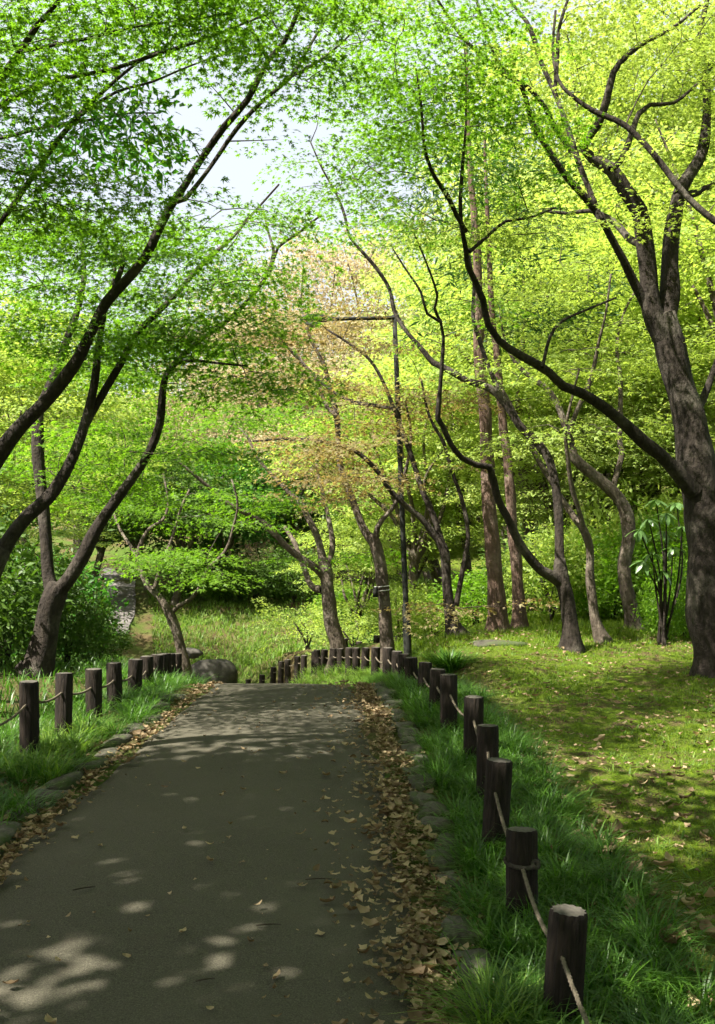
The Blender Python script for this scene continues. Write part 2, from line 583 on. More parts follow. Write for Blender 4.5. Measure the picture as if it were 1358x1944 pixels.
SP = {}
SP['near'] = spray_set(leaf_star(0.070), 64, 0.60, 0.32, 6, tilt=.34, thick=.018)
SP['mid'] = spray_set(leaf_tri(0.086), 54, 0.74, 0.40, 5, tilt=.34, thick=.02)
SP['far'] = spray_set(leaf_kite(0.084), 66, 1.0, 0.5, 5, tilt=.42, thick=0.04)
SP['shade'] = spray_set(leaf_kite(0.13, 0.45), 30, 0.8, 0.4, 4, tilt=.3)
SP['ever'] = spray_set(leaf_kite(0.12, 0.20), 24, 0.42, 0.30, 5, droop=0.3, tilt=0.9, thick=0.12)
SP['shrub'] = spray_set(leaf_kite(0.085, 0.22), 20, 0.28, 0.20, 5, droop=0.2, tilt=0.9, thick=0.09)
SP['bud'] = spray_set(leaf_kite(0.10, 0.3), 34, 1.1, 0.5, 5, droop=-0.3, tilt=0.8, thick=0.12)
SP['needle'] = spray_set(leaf_kite(0.16, 0.10), 34, 0.8, 0.30, 4, droop=0.35, tilt=0.5)


def crown_mesh(mb, sprays, pos, yaw, pitch, roll, sc, varshift=None):
    k = rng.integers(0, len(sprays), len(pos))
    for i in range(len(sprays)):
        s = k == i
        if not s.any():
            continue
        v, f, var = sprays[i]
        V, Fc = scatter(v, f, pos[s], rotm(yaw[s], pitch[s], roll[s]), sc[s])
        vv = np.tile(var, s.sum()) * 0.7 + 0.3 * np.repeat(rng.uniform(0, 1, s.sum()), len(var))
        mb.add(V, Fc, vv)


def grow(mbt, nodes, targets, rmin=0.0035, rk=0.0065, sides=4, maxlen=9.0):
    """thin branches from the skeleton out to each spray, branching off each other"""
    nodes = np.array(nodes, float)
    T = np.asarray(targets)
    d0 = np.sqrt(((T[:, None] - nodes[None, ::3]) ** 2).sum(-1)).min(1)
    yaws = np.zeros(len(T))
    buf = [nodes]
    allP = nodes
    for i in np.argsort(d0):
        t = T[i]
        dv = t - allP
        dist = np.sqrt((dv ** 2).sum(1))
        pen = dist * (1 + 0.55 * np.clip(-dv[:, 2] / (dist + 1e-6), 0, 1))
        j = int(np.argmin(pen))
        a = allP[j]
        L = dist[j]
        yaws[i] = math.atan2(t[1] - a[1], t[0] - a[0]) if L > 0.05 else rng.uniform(0, 6.28)
        if L < 0.06 or L > maxlen:
            continue
        n = max(3, int(L / 0.16) + 1)
        s = np.linspace(0, 1, n)[:, None]
        side = np.cross(t - a, [0, 0, 1.0])
        side /= np.linalg.norm(side) + 1e-6
        bend = (np.sin(np.pi * s) * (rng.normal(0, 0.07) * L) * side + np.sin(np.pi * s) * np.array([0, 0, 1]) * L * rng.uniform(-0.02, 0.13))
        pts = a + (t - a) * s + bend
        pts[1:-1] += rng.normal(0, 0.012 * min(L, 1.5), (n - 2, 3))
        r0 = rmin + rk * min(L, 4.0)
        tube(mbt, pts, np.linspace(r0, rmin * 0.6, n), sides, cap=False)
        allP = np.vstack([allP, pts[1:]])
    return yaws


def make_tree(name, label, cat, D, limbs, blobs, bark, leafm, kind, group=None, sides=12, extra_targets=None, spsc=1.0, twigmat=None,
              base_xy=None, rmin=0.0035, blobs2=(), leafm2=None):
    """limbs: list of (dd, [(px,py,w)...]) traced trunk first; blobs: (px,py,rx,ry,d,dd,n)"""
    p0 = limbs[0][1][0]
    b = P(p0[0], p0[1], D)
    if base_xy is not None:
        b[0], b[1] = base_xy
    bz = float(height(b[0], b[1]))
    root = empty(name, (b[0], b[1], bz))
    org = (b[0], b[1], bz)
    nodes = []
    limb_ends = []
    for li, (dd, pl) in enumerate(limbs):
        if isinstance(dd, tuple):
            da, db = dd
        else:
            da, db = 0.0, dd
        m = len(pl)
        q = []
        for k, (px, py, w) in enumerate(pl):
            t = k / max(1, m - 1)
            d = D + da + (db - da) * t
            p = P(px, py, d)
            q.append([*p, w * 0.46 / F * d])
        q = np.array(q)
        fl = None
        if li == 0:
            extra = q[0].copy()
            extra[2] = bz - 0.15
            if q[0][2] > bz - 0.05:
                q = np.vstack([extra, q])
            q[0, 2] = min(q[0, 2], bz - 0.15)
        c = catmull(q, 0.07 if w * D > 60 else 0.09)
        m_ = len(c)
        kink = np.cumsum(rng.normal(0, 1, (m_, 3)), 0)
        kink -= np.linspace(0, 1, m_)[:, None] * kink[-1] 
        ker = np.ones(5) / 5
        kink = np.stack([np.convolve(kink[:, q], ker, 'same') for q in range(3)], -1) if m_ > 8 else kink * 0
        c[:, :3] += kink * np.minimum(c[:, 3:4], .05) * .16 * np.sin(np.pi * np.linspace(0, 1, m_))[:, None] ** .5
        if li == 0:
            fl = 0.75 * np.exp(-np.clip(c[:, 2] - bz, 0, 9) / 0.13)
        mbt = MB()
        tube(mbt, c[:, :3], np.maximum(c[:, 3], 0.004), sides if li == 0 else max(8, sides - 3), 0.075, True, flare=fl)
        mbt.build('trunk' if li == 0 else 'limb', M[bark], root, org, True)
        nodes.append(c[::1, :3] if li else c[len(c) // 2:, :3])
        if li and kind != 'needle':
            e = c[int(len(c) * .45):]
            limb_ends.append(e[e[:, 3] < .034][::3, :3])
    nodes = np.vstack(nodes)
    tg = []
    nfirst = sum(bb[6] for bb in blobs)
    nsecond = nfirst + sum(bb[6] for bb in blobs2)
    for (px, py, rx, ry, d, dd, n) in list(blobs) + list(blobs2):
        # tiers: flat, gently domed layers of sprays with clear air between them
        K = max(1, int(round(n / 9.0)))
        u = rng.normal(0, 1, (K, 3))
        u /= np.linalg.norm(u, axis=1)[:, None]
        u *= rng.uniform(0, 1, (K, 1)) ** 0.42
        cpt = P(px, py, d)
        cen = np.stack([cpt[0] + u[:, 0] * rx / F * d, d + u[:, 1] * dd, cpt[2] + u[:, 2] * ry / F * d], -1)
        k = np.arange(n) % K
        rt = rng.uniform(.26, .60, K)[k] * (d / 10) ** .5
        q = np.sqrt(rng.uniform(0, 1, n))
        a = rng.uniform(0, 6.28, n)
        tg.append(cen[k] + np.stack([rt * q * np.cos(a) * 1.25, rt * q * np.sin(a), -.16 * rt * q * q + rng.normal(0, .02, n)], -1))
    ntwig = 0
    for lb in limb_ends:                          # leafy side shoots along the thin ends of the limbs
        for ci, c in enumerate(lb):
            if rng.uniform() < (0.3 if ci < .6 * len(lb) else .85):
                off = rng.normal(0, 1, 3) * np.array([.26, .26, .09])
                tg.append((c + off)[None])
                ntwig += 1
    if extra_targets is not None:
        tg.append(extra_targets)
    tg = np.vstack(tg)
    # drop anything that would sit right in front of the lens or under ground
    keep = (np.linalg.norm(tg - np.array([0, 0, CAMZ]), axis=1) > 2.2) & (tg[:, 2] > height(tg[:, 0], tg[:, 1]) + 0.25)
    ix = np.arange(len(tg))
    first = ((ix < nfirst) | (ix >= nsecond))[keep]
    tg = tg[keep]
    mbt = MB()
    yaw = grow(mbt, nodes, tg, rmin=rmin)
    if mbt.n:
        mbt.build('twigs', M[twigmat or 'twig'], root, org)['kind'] = 'stuff'
    n = len(tg)
    sc = rng.uniform(0.75, 1.25, n) * spsc
    back = np.stack([np.cos(yaw), np.sin(yaw), np.zeros(n)], -1) * (0.18 * sc)[:, None]
    for sel, lm in ((first, leafm), (~first, leafm2)):
        k = int(sel.sum())
        if k:
            mbc = MB()
            crown_mesh(mbc, SP[kind], (tg - back)[sel], yaw[sel] + rng.normal(0, 0.5, k), rng.normal(0.02, 0.12, k), rng.normal(0, 0.14, k), sc[sel])
            mbc.build('crown', M[lm], root, org)
    tag(root, label, cat, group)
    return root


# ---------------------------------------------------------------- traced trees
GT = 'maples along the footpath'
make_tree('maple_tree', 'thick dark trunked maple forking above lawn at right edge', 'tree', 10.3, [
    (0, [(1372, 1292, 92), (1350, 1150, 86), (1342, 1000, 80), (1327, 900, 78), (1313, 800, 62), (1293, 725, 58), (1272, 650, 58), (1256, 600, 56)]),
    ((0, .5), [(1262, 625, 46), (1272, 560, 40), (1272, 500, 36), (1277, 425, 31), (1290, 360, 28), (1328, 295, 24), (1339, 225, 18), (1338, 165, 16), (1327, 100, 16), (1328, 50, 13), (1345, -20, 10), (1360, -140, 7)]),
    ((0, -.5), [(1262, 640, 48), (1236, 590, 44), (1228, 520, 36), (1217, 450, 34), (1207, 400, 34), (1180, 360, 31), (1155, 320, 28), (1120, 297, 22), (1104, 280, 18), (1115, 258, 15), (1132, 235, 16), (1150, 190, 15), (1165, 135, 13), (1195, 100, 12), (1230, 75, 10), (1278, 52, 7), (1330, 10, 5)]),
    ((-.35, -.1), [(1160, 322, 14), (1177, 308, 12), (1196, 265, 12), (1214, 215, 12), (1235, 198, 9), (1280, 195, 7), (1325, 158, 5), (1358, 120, 4)]),
    ((0, -1.3), [(1240, 605, 26), (1206, 540, 19), (1185, 495, 17), (1160, 450, 16), (1138, 412, 16), (1110, 375, 15), (1070, 330, 14), (1040, 285, 12), (1010, 235, 12), (1000, 200, 11), (988, 160, 10), (955, 140, 9), (920, 110, 8), (880, 75, 7), (850, 30, 6), (825, -10, 5), (780, -80, 4)]),
    ((-.4, .4), [(1140, 418, 14), (1120, 360, 12), (1095, 285, 12), (1080, 240, 11), (1065, 200, 10), (1050, 160, 10), (1030, 115, 10), (1015, 70, 11), (1000, 40, 8), (968, 0, 6), (930, -60, 4)]),
    ((-.3, -.8), [(1086, 290, 11), (1052, 240, 10), (1032, 200, 10), (1002, 165, 9), (975, 150, 8), (950, 125, 7), (930, 85, 6), (910, 20, 6), (895, -40, 4)]),
    ((.1, .5), [(1054, 170, 8), (1058, 100, 8), (1062, 50, 7), (1085, -20, 5)]),
    ((0, .7), [(1213, 462, 17), (1190, 452, 15), (1160, 420, 12), (1120, 400, 9), (1080, 405, 7), (1030, 400, 5)]),
    ((.1, .9), [(1287, 368, 16), (1320, 366, 15), (1358, 345, 12), (1420, 305, 8), (1490, 280, 5)]),
    ((0, .4), [(1322, 780, 18), (1335, 758, 16), (1350, 720, 13), (1366, 675, 11), (1385, 600, 8), (1400, 500, 5)]),
    ((-.1, -1.9), [(1318, 935, 36), (1288, 900, 31), (1255, 865, 27), (1220, 840, 26), (1180, 805, 23), (1140, 772, 21), (1105, 750, 20), (1075, 738, 20), (1050, 712, 18), (1025, 695, 18), (990, 675, 16), (955, 650, 15), (935, 620, 14), (925, 570, 14), (910, 535, 13), (895, 505, 12), (890, 470, 11), (880, 430, 9), (876, 380, 8), (880, 300, 7), (885, 240, 5), (885, 150, 4), (882, 90, 3)]),
    ((-1.55, -2.2), [(885, 440, 10), (868, 412, 9), (850, 375, 9), (822, 332, 8), (810, 300, 7), (804, 265, 6), (800, 200, 5), (790, 130, 3)]),
    ((-1.5, -1.0), [(892, 478, 8), (930, 445, 7), (960, 421, 6), (1005, 414, 5), (1055, 394, 4)]),
    ((-1.0, -.4), [(1030, 697, 8), (1045, 640, 7), (1068, 610, 6), (1110, 590, 5), (1170, 565, 4)]),
], [(1210, 20, 190, 70, 10.9, 1.0, 50), (1310, 150, 90, 80, 11, 1.0, 30), (1050, 10, 110, 45, 11, 1.0, 22), (1335, 330, 70, 80, 11.2, 1.0, 20),
    (1090, 140, 80, 40, 11.4, .7, 8), (1120, -150, 330, 120, 10, 2, 110), (1420, 100, 120, 200, 10.5, 1.2, 50), (1345, 60, 30, 60, 9.2, .4, 9),
    (960, 395, 100, 30, 8.9, .6, 12), (1060, 400, 60, 18, 9.4, .5, 6)],
    'bark', 'leaf_lime', 'near', GT, 16,
    blobs2=[(840, 210, 90, 90, 8.6, .7, 42), (800, 330, 80, 50, 8.4, .6, 22), (870, 90, 70, 60, 8.5, .7, 22), (760, 120, 80, 70, 8.5, .7, 26), (930, 270, 60, 30, 8.8, .5, 10), (930, 60, 60, 50, 9.2, .7, 12), (905, 370, 60, 22, 8.8, .5, 8)], leafm2='leaf_green')  # shaded clumps of the same crown: shade painted as a darker green

make_tree('maple_tree', 'maple just outside the right edge sending one thin branch across', 'tree', 9.0, [
    (0, [(1560, 1330, 80), (1545, 1150, 64), (1530, 950, 56), (1500, 760, 50), (1470, 600, 40), (1430, 480, 28), (1385, 430, 18)]),
    ((0, .4), [(1440, 500, 22), (1385, 432, 14), (1358, 420, 13), (1325, 392, 13), (1290, 355, 13), (1245, 295, 12), (1190, 240, 11), (1130, 212, 10), (1085, 180, 8), (1060, 150, 7), (1050, 90, 6), (1055, 20, 5)]),
    ((0, .8), [(1510, 790, 30), (1540, 640, 26), (1560, 480, 20), (1600, 300, 14), (1620, 120, 8)]),
], [(1480, 350, 110, 120, 9.2, 1, 40), (1580, 150, 160, 160, 9.5, 1.5, 60), (1340, 60, 60, 40, 9.0, .5, 16), (1420, 640, 40, 60, 9.3, .5, 10)],
    'bark', 'leaf_lime', 'near', GT, 12)

make_tree('maple_tree', 'dark forked maple with sweeping left limb standing mid lawn', 'tree', 12.1, [
    (0, [(1086, 1242, 38), (1084, 1190, 32), (1078, 1140, 31), (1066, 1095, 30), (1062, 1060, 20)]),
    ((0, .8), [(1066, 1100, 24), (1062, 1050, 19), (1060, 980, 18), (1055, 900, 18), (1040, 862, 17), (1018, 838, 17), (990, 810, 16), (970, 780, 16), (945, 750, 16), (920, 735, 15), (890, 725, 14), (850, 702, 13), (825, 690, 12), (800, 660, 10), (770, 625, 9), (750, 590, 9), (740, 550, 8), (715, 510, 8), (690, 480, 7), (665, 450, 6), (655, 410, 6), (640, 370, 5), (612, 320, 4), (590, 270, 3)]),
    ((0, -1.4), [(1070, 1108, 26), (1048, 1094, 22), (1028, 1084, 20), (1005, 1060, 19), (985, 1030, 18), (965, 985, 16), (948, 950, 15), (940, 912, 15), (932, 887, 14), (905, 883, 13), (880, 870, 13), (860, 845, 12), (845, 812, 12), (835, 795, 12), (838, 740, 9), (841, 690, 8), (843, 640, 7), (838, 612, 7), (812, 596, 6), (800, 555, 5), (770, 510, 4), (745, 470, 3)]),
    ((.3, 1.2), [(955, 760, 13), (935, 715, 10), (920, 680, 9), (905, 640, 9), (895, 600, 8), (898, 540, 7), (890, 480, 5), (900, 420, 4)]),
    ((-.8, -1.6), [(838, 612, 6), (825, 585, 6), (830, 560, 5), (810, 500, 4), (785, 440, 3)]),
], [(650, 320, 60, 60, 12.8, .7, 20), (740, 430, 90, 40, 12.4, .8, 18), (700, 180, 90, 90, 12.6, 1, 36), (620, 90, 70, 70, 12.6, 1, 20), (860, 560, 70, 30, 12.6, .7, 10),
    (760, 300, 80, 60, 12.4, .8, 22), (700, 30, 100, 50, 12.4, 1, 24), (820, 420, 70, 40, 12.6, .8, 12)],
    'bark', 'leaf_green', 'near', GT, 14)

make_tree('maple_tree', 'slender grey maple between the forked one and the pale curved one', 'tree', 12.7, [
    (0, [(1147, 1228, 30), (1131, 1180, 21), (1116, 1100, 19), (1115, 1040, 17), (1106, 1005, 17), (1095, 985, 15)]),
    ((0, .9), [(1106, 1003, 15), (1075, 962, 14), (1050, 920, 12), (1020, 870, 11), (1005, 840, 10), (985, 800, 8), (960, 750, 6), (930, 700, 4)]),
    ((0, -.6), [(1110, 1015, 12), (1100, 975, 10), (1086, 930, 10), (1078, 880, 8), (1072, 820, 7), (1085, 760, 5), (1100, 700, 4)]),
], [(960, 840, 60, 40, 13.3, .7, 14), (1085, 815, 45, 18, 12.2, .5, 10), (930, 700, 70, 40, 13.5, .7, 12), (1110, 690, 60, 40, 12.2, .6, 10)],
    'bark_grey', 'leaf_lime', 'mid', GT)

make_tree('maple_tree', 'pale curving maple in sunlight at far lawn edge', 'tree', 14.1, [
    (0, [(1207, 1200, 36), (1196, 1150, 29), (1186, 1080, 28), (1189, 1010, 29), (1176, 960, 28), (1142, 917, 25), (1102, 882, 22), (1086, 864, 20)]),
    ((0, .8), [(1090, 868, 20), (1076, 820, 16), (1060, 770, 14), (1040, 740, 12), (1010, 720, 11), (980, 690, 8), (960, 650, 6), (950, 600, 4)]),
    ((0, -.6), [(1080, 835, 14), (1092, 790, 11), (1120, 730, 11), (1130, 690, 9), (1136, 650, 7), (1150, 590, 5), (1160, 520, 4)]),
    ((0, 1), [(1172, 955, 15), (1166, 920, 12), (1180, 860, 12), (1174, 830, 11), (1176, 720, 9), (1170, 650, 7), (1190, 580, 5), (1230, 520, 4)]),
], [(1120, 600, 130, 50, 14, 1.2, 44), (1030, 520, 90, 40, 14.4, 1, 24), (1200, 690, 100, 50, 14.6, 1, 32), (1000, 440, 110, 40, 14.5, 1, 24), (1170, 470, 120, 45, 14.4, 1.2, 34),
    (1240, 800, 70, 60, 14.8, .8, 18), (1100, 690, 60, 30, 14, .8, 12)],
    'bark_grey', 'leaf_lime', 'mid', GT)

make_tree('maple_tree', 'dark maple with copper leaves behind the ornamental grass clump', 'tree', 13.6, [
    (0, [(877, 1228, 38), (862, 1180, 27), (851, 1110, 21), (846, 1050, 20), (832, 1022, 19)]),
    ((0, -.6), [(838, 1032, 16), (800, 985, 13), (770, 960, 11), (740, 930, 10), (715, 895, 9), (680, 862, 9), (640, 846, 8), (600, 836, 6), (545, 833, 5), (480, 838, 4)]),
    ((0, .7), [(840, 1035, 15), (822, 975, 13), (800, 925, 12), (786, 880, 11), (768, 830, 10), (745, 770, 8), (725, 720, 7), (700, 680, 6), (660, 650, 5), (620, 625, 4)]),
    ((0, .3), [(866, 1150, 13), (880, 1070, 10), (889, 1020, 9), (880, 960, 9), (860, 900, 8), (842, 840, 7), (815, 790, 6), (800, 720, 4)]),
    ((.3, 1.2), [(748, 776, 8), (715, 768, 8), (680, 762, 7), (640, 745, 6), (600, 715, 5), (560, 670, 4)]),
], [(770, 750, 80, 32, 13.8, .8, 26), (700, 905, 80, 18, 13.2, .6, 22), (560, 832, 90, 20, 13.0, .5, 9), (880, 1150, 26, 16, 13.4, .3, 8), (620, 700, 90, 30, 14.3, .8, 20),
    (640, 835, 90, 36, 13.2, .7, 14), (690, 800, 70, 30, 13.6, .5, 10), (650, 592, 70, 14, 13.8, .3, 10), (720, 690, 60, 40, 13.8, .6, 10)],
    'bark', 'leaf_tan', 'mid', GT)

make_tree('maple_tree', 'maple with two pale straps round its trunk beside the lamp', 'tree', 15.0, [
    (0, [(733, 1240, 30), (730, 1200, 26), (728, 1150, 25), (723, 1080, 25), (713, 1035, 25), (706, 1015, 20)]),
    ((0, .6), [(710, 1030, 20), (690, 1000, 17), (672, 950, 15), (655, 900, 13), (646, 850, 12), (640, 780, 12), (626, 735, 10), (615, 690, 8), (590, 640, 6), (570, 580, 4)]),
    ((0, -.5), [(713, 1030, 15), (718, 1000, 12), (735, 978, 10), (752, 955, 9), (768, 900, 8), (780, 830, 6), (770, 760, 4)]),
    ((.2, .9), [(640, 790, 8), (620, 770, 8), (600, 720, 7), (565, 680, 6), (530, 640, 5), (500, 620, 3)]),
], [(600, 610, 100, 36, 15.2, 1, 30), (560, 900, 80, 20, 14.6, .7, 13), (690, 935, 80, 24, 14.6, .7, 14), (520, 640, 70, 30, 15.5, .8, 14), (610, 850, 110, 40, 15, .8, 13), (560, 730, 80, 45, 15.5, .8, 13), (690, 650, 80, 40, 15.2, .8, 12), (480, 700, 60, 40, 15.6, .8, 7), (540, 560, 70, 30, 15.6, .8, 10),
    (660, 760, 50, 30, 15, .6, 10)],
    'bark_grey', 'leaf_tan', 'mid', GT)

make_tree('maple_tree', 'pale based maple with long left leaning limb behind fence bend', 'tree', 18.6, [
    (0, [(642, 1232, 34), (630, 1180, 30), (621, 1120, 28), (618, 1085, 27), (612, 1060, 20)]),
    ((0, -1.2), [(618, 1098, 22), (600, 1078, 17), (570, 1055, 15), (540, 1030, 14), (510, 1000, 13), (480, 980, 12), (450, 965, 10), (420, 945, 9), (390, 920, 8), (360, 895, 6), (330, 870, 4)]),
    ((0, 1), [(616, 1075, 18), (605, 1030, 15), (587, 985, 13), (572, 958, 11), (548, 935, 9), (520, 905, 7), (490, 870, 6), (470, 830, 5), (440, 800, 4)]),
    ((0, .5), [(622, 1080, 14), (630, 1030, 12), (622, 980, 10), (612, 930, 8), (600, 880, 6)]),
    ((.8, 1.6), [(612, 1120, 16), (590, 1110, 13), (575, 1070, 12), (560, 1030, 10), (540, 1000, 8)]),
], [(470, 780, 90, 36, 18.4, 1.2, 34), (590, 780, 80, 50, 19, 1.2, 26), (540, 945, 60, 16, 18.2, .8, 14), (650, 1050, 80, 34, 19.2, 1, 20), (420, 830, 70, 16, 17.6, .8, 16), (640, 950, 60, 26, 19, .8, 12)],
    'bark_grey', 'leaf_green', 'mid', GT, spsc=1.2)

make_tree('maple_tree', 'small forked maple behind the left fence end near the boulder', 'tree', 15.0, [
    (0, [(350, 1275, 26), (343, 1235, 22), (335, 1200, 20), (322, 1165, 20), (312, 1148, 16)]),
    ((0, .5), [(320, 1162, 16), (305, 1135, 15), (286, 1115, 14), (272, 1090, 12), (263, 1060, 11), (275, 1020, 9), (290, 1000, 8), (312, 985, 7), (320, 950, 5), (310, 900, 4)]),
    ((0, -.5), [(325, 1165, 11), (340, 1150, 9), (362, 1138, 8), (385, 1108, 8), (400, 1075, 7), (430, 1045, 7), (445, 1000, 6), (452, 955, 5), (440, 910, 4)]),
    ((0, .8), [(292, 1120, 9), (302, 1085, 8), (312, 1060, 7), (330, 1010, 6), (345, 960, 5), (360, 930, 4)]),
    ((.2, 1.0), [(268, 1075, 8), (250, 1040, 7), (230, 1010, 6), (215, 970, 4)]),
], [(320, 1062, 95, 22, 14.6, .8, 44), (390, 950, 70, 40, 15.2, .8, 16), (260, 960, 70, 36, 15.4, .8, 26), (390, 1090, 40, 14, 14.2, .5, 10)],
    'bark_grey', 'leaf_green', 'mid', GT)

make_tree('maple_tree', 'forked maple with pale lower trunk behind nearest left fence posts', 'tree', 10.3, [
    (0, [(62, 1300, 62), (76, 1250, 54), (88, 1200, 48), (100, 1145, 48), (112, 1110, 40)]),
    ((0, .7), [(104, 1135, 32), (92, 1095, 25), (84, 1020, 23), (77, 940, 24), (72, 850, 24), (71, 790, 20), (84, 755, 18), (108, 700, 17), (128, 640, 15), (150, 580, 12), (160, 520, 10), (155, 450, 7), (170, 380, 5)]),
    ((0, -1.0), [(108, 1125, 36), (130, 1100, 30), (155, 1060, 29), (180, 1010, 27), (202, 975, 24), (235, 930, 21), (265, 890, 19), (290, 850, 18), (308, 800, 17), (313, 745, 16), (320, 708, 14), (345, 680, 13), (375, 650, 12), (420, 620, 10), (460, 585, 9), (490, 550, 8), (515, 510, 7), (528, 470, 6), (560, 447, 5), (605, 412, 4)]),
    ((-.65, -1.1), [(318, 712, 9), (335, 690, 8), (370, 684, 6), (420, 690, 5), (470, 695, 3)]),
    ((-.9, -.5), [(508, 520, 7), (520, 480, 6), (510, 440, 5), (500, 400, 4)]),
], [(430, 640, 100, 40, 9.6, .7, 48), (330, 620, 110, 55, 9.9, .9, 46), (440, 715, 100, 30, 9.6, .7, 34), (240, 700, 110, 60, 10.6, 1, 38), (570, 400, 50, 36, 9.4, .5, 10), (505, 520, 45, 28, 9.5, .4, 9),
    (370, 870, 80, 30, 10.2, .6, 22), (230, 830, 90, 50, 10.8, .9, 32), (90, 850, 90, 60, 11.2, .9, 36), (190, 920, 80, 40, 11, .8, 26), (150, 520, 90, 60, 11, .9, 30), (480, 560, 60, 20, 9.4, .5, 12)],
    'bark', 'leaf_green', 'near', GT, 14)

make_tree('maple_tree', 'many stemmed maple at left edge with long limbs leaning over path', 'tree', 8.6, [
    (0, [(-95, 1330, 70), (-75, 1240, 58), (-45, 1150, 50), (-15, 1080, 46), (5, 1040, 40)]),
    ((0, .4), [(-10, 1070, 36), (20, 1022, 31), (50, 985, 29), (88, 950, 27), (110, 915, 25), (140, 850, 21), (163, 780, 19), (177, 720, 18), (184, 665, 15), (196, 600, 11), (215, 540, 8), (220, 470, 6)]),
    ((.15, .9), [(118, 905, 22), (140, 868, 19), (165, 810, 17), (200, 750, 15), (235, 690, 14), (260, 640, 13), (300, 600, 12), (340, 560, 11), (375, 515, 10), (400, 488, 9), (440, 455, 7), (482, 405, 5), (530, 350, 4)]),
    ((0, -1.2), [(-60, 1190, 44), (-55, 1050, 40), (-30, 920, 38), (0, 862, 35), (30, 820, 31), (75, 775, 28), (120, 722, 27), (150, 680, 25), (175, 630, 23), (200, 580, 22), (232, 540, 20), (272, 490, 19), (300, 432, 18), (322, 390, 17), (350, 350, 15), (382, 300, 14), (425, 240, 13), (470, 190, 12), (510, 115, 11), (540, 80, 10), (570, 10, 9), (585, -60, 7), (590, -160, 5)]),
    ((-.8, -.6), [(335, 382, 12), (352, 378, 10), (400, 318, 9), (450, 245, 9), (500, 190, 8), (550, 148, 8), (592, 80, 6), (640, 0, 5), (680, -80, 4)]),
    ((-1.0, -1.4), [(510, 118, 8), (500, 95, 7), (480, 60, 6), (455, 10, 5), (440, -50, 4)]),
    ((-.5, .2), [(205, 580, 12), (225, 530, 11), (235, 490, 10), (215, 490, 9), (200, 470, 6)]),
    ((-.85, -.5), [(556, 144, 6), (600, 120, 5), (650, 80, 4), (690, 40, 3)]),
], [(110, 480, 160, 60, 8.2, 1, 60), (50, 610, 110, 70, 8, 1, 44), (225, 600, 110, 50, 8.6, .9, 34), (330, 480, 90, 40, 8.6, .7, 30), (310, 560, 70, 30, 8.8, .6, 16), (420, 500, 60, 25, 9, .5, 10),
    (170, 390, 120, 30, 7.8, .7, 28), (560, 20, 110, 50, 7.6, .8, 40), (490, 125, 70, 30, 7.6, .5, 16), (600, 160, 40, 40, 7.8, .5, 8), (440, 395, 80, 50, 8.4, .7, 10), (470, -120, 300, 90, 7.6, 1.4, 45),
    (300, 430, 70, 25, 8.0, .6, 14), (-80, 450, 100, 200, 8.2, 1, 16)],
    'bark', 'leaf_green', 'near', GT, 14)

make_tree('maple_tree', 'maple beyond the left edge with thin limbs crossing upper left sky', 'tree', 6.6, [
    (0, [(-420, 1560, 84), (-400, 1350, 70), (-370, 1100, 62), (-320, 850, 58), (-250, 650, 50), (-180, 520, 40)]),
    ((0, .2), [(-330, 880, 34), (-230, 640, 26), (-120, 520, 18), (-50, 470, 13), (0, 420, 11), (50, 350, 11), (110, 265, 11), (150, 220, 10), (200, 170, 8), (270, 112, 6), (312, 92, 5), (352, 45, 4), (390, -20, 3)]),
    ((0, -.6), [(-260, 670, 34), (-200, 500, 30), (-120, 330, 25), (-50, 220, 21), (0, 148, 19), (40, 92, 16), (72, 45, 13), (112, 0, 9), (150, -70, 6)]),
    ((-.3, .3), [(-160, 410, 20), (-90, 300, 16), (-40, 240, 13), (0, 203, 12), (60, 168, 10), (130, 146, 9), (210, 132, 8), (300, 103, 8), (380, 78, 6), (450, 50, 5), (530, 18, 4)]),
    ((.0, .6), [(150, 220, 7), (220, 175, 6), (290, 155, 5), (350, 130, 4), (440, 95, 3)]),
    ((-.4, -.2), [(30, 100, 8), (90, 88, 7), (170, 72, 6), (260, 50, 5), (350, 38, 4), (440, 25, 3)]),
    ((.0, .3), [(-60, 480, 8), (0, 320, 7), (40, 328, 5), (90, 345, 4), (150, 350, 3)]),
], [(180, 40, 190, 45, 6.5, 1.0, 56), (370, 35, 110, 36, 6.6, .7, 24), (50, 110, 70, 40, 6.2, .6, 16), (130, 205, 110, 18, 6.4, .5, 22), (60, 330, 90, 40, 6.6, .7, 22), (210, 335, 90, 18, 6.8, .5, 14),
    (100, -200, 380, 110, 6.2, 1.6, 40), (-220, 250, 170, 250, 6.4, 1.3, 30), (470, 30, 60, 20, 6.8, .5, 12), (60, 400, 80, 25, 6.8, .6, 14)],
    'bark', 'leaf_green', 'near', GT, 12)
# hanging cluster of deeper, broader leaves in front of the sky
make_tree('evergreen_tree', 'dark broad leaved branch hanging against the sky at upper left', 'tree', 7.4, [
    (0, [(-600, 1500, 60), (-560, 1200, 50), (-500, 900, 44), (-420, 620, 36), (-330, 440, 24)]),
    ((0, -.2), [(-360, 500, 20), (-240, 360, 14), (-120, 290, 11), (0, 262, 8), (90, 240, 7), (170, 228, 6), (240, 215, 4), (300, 215, 3)]),
], [(225, 225, 75, 18, 7.2, .3, 30), (140, 240, 50, 9, 7.2, .3, 9), (-280, 300, 170, 130, 7.4, .8, 40), (160, 262, 36, 12, 7.2, .25, 4)],
    'bark', 'leaf_deep', 'ever', None, 10, spsc=.62)

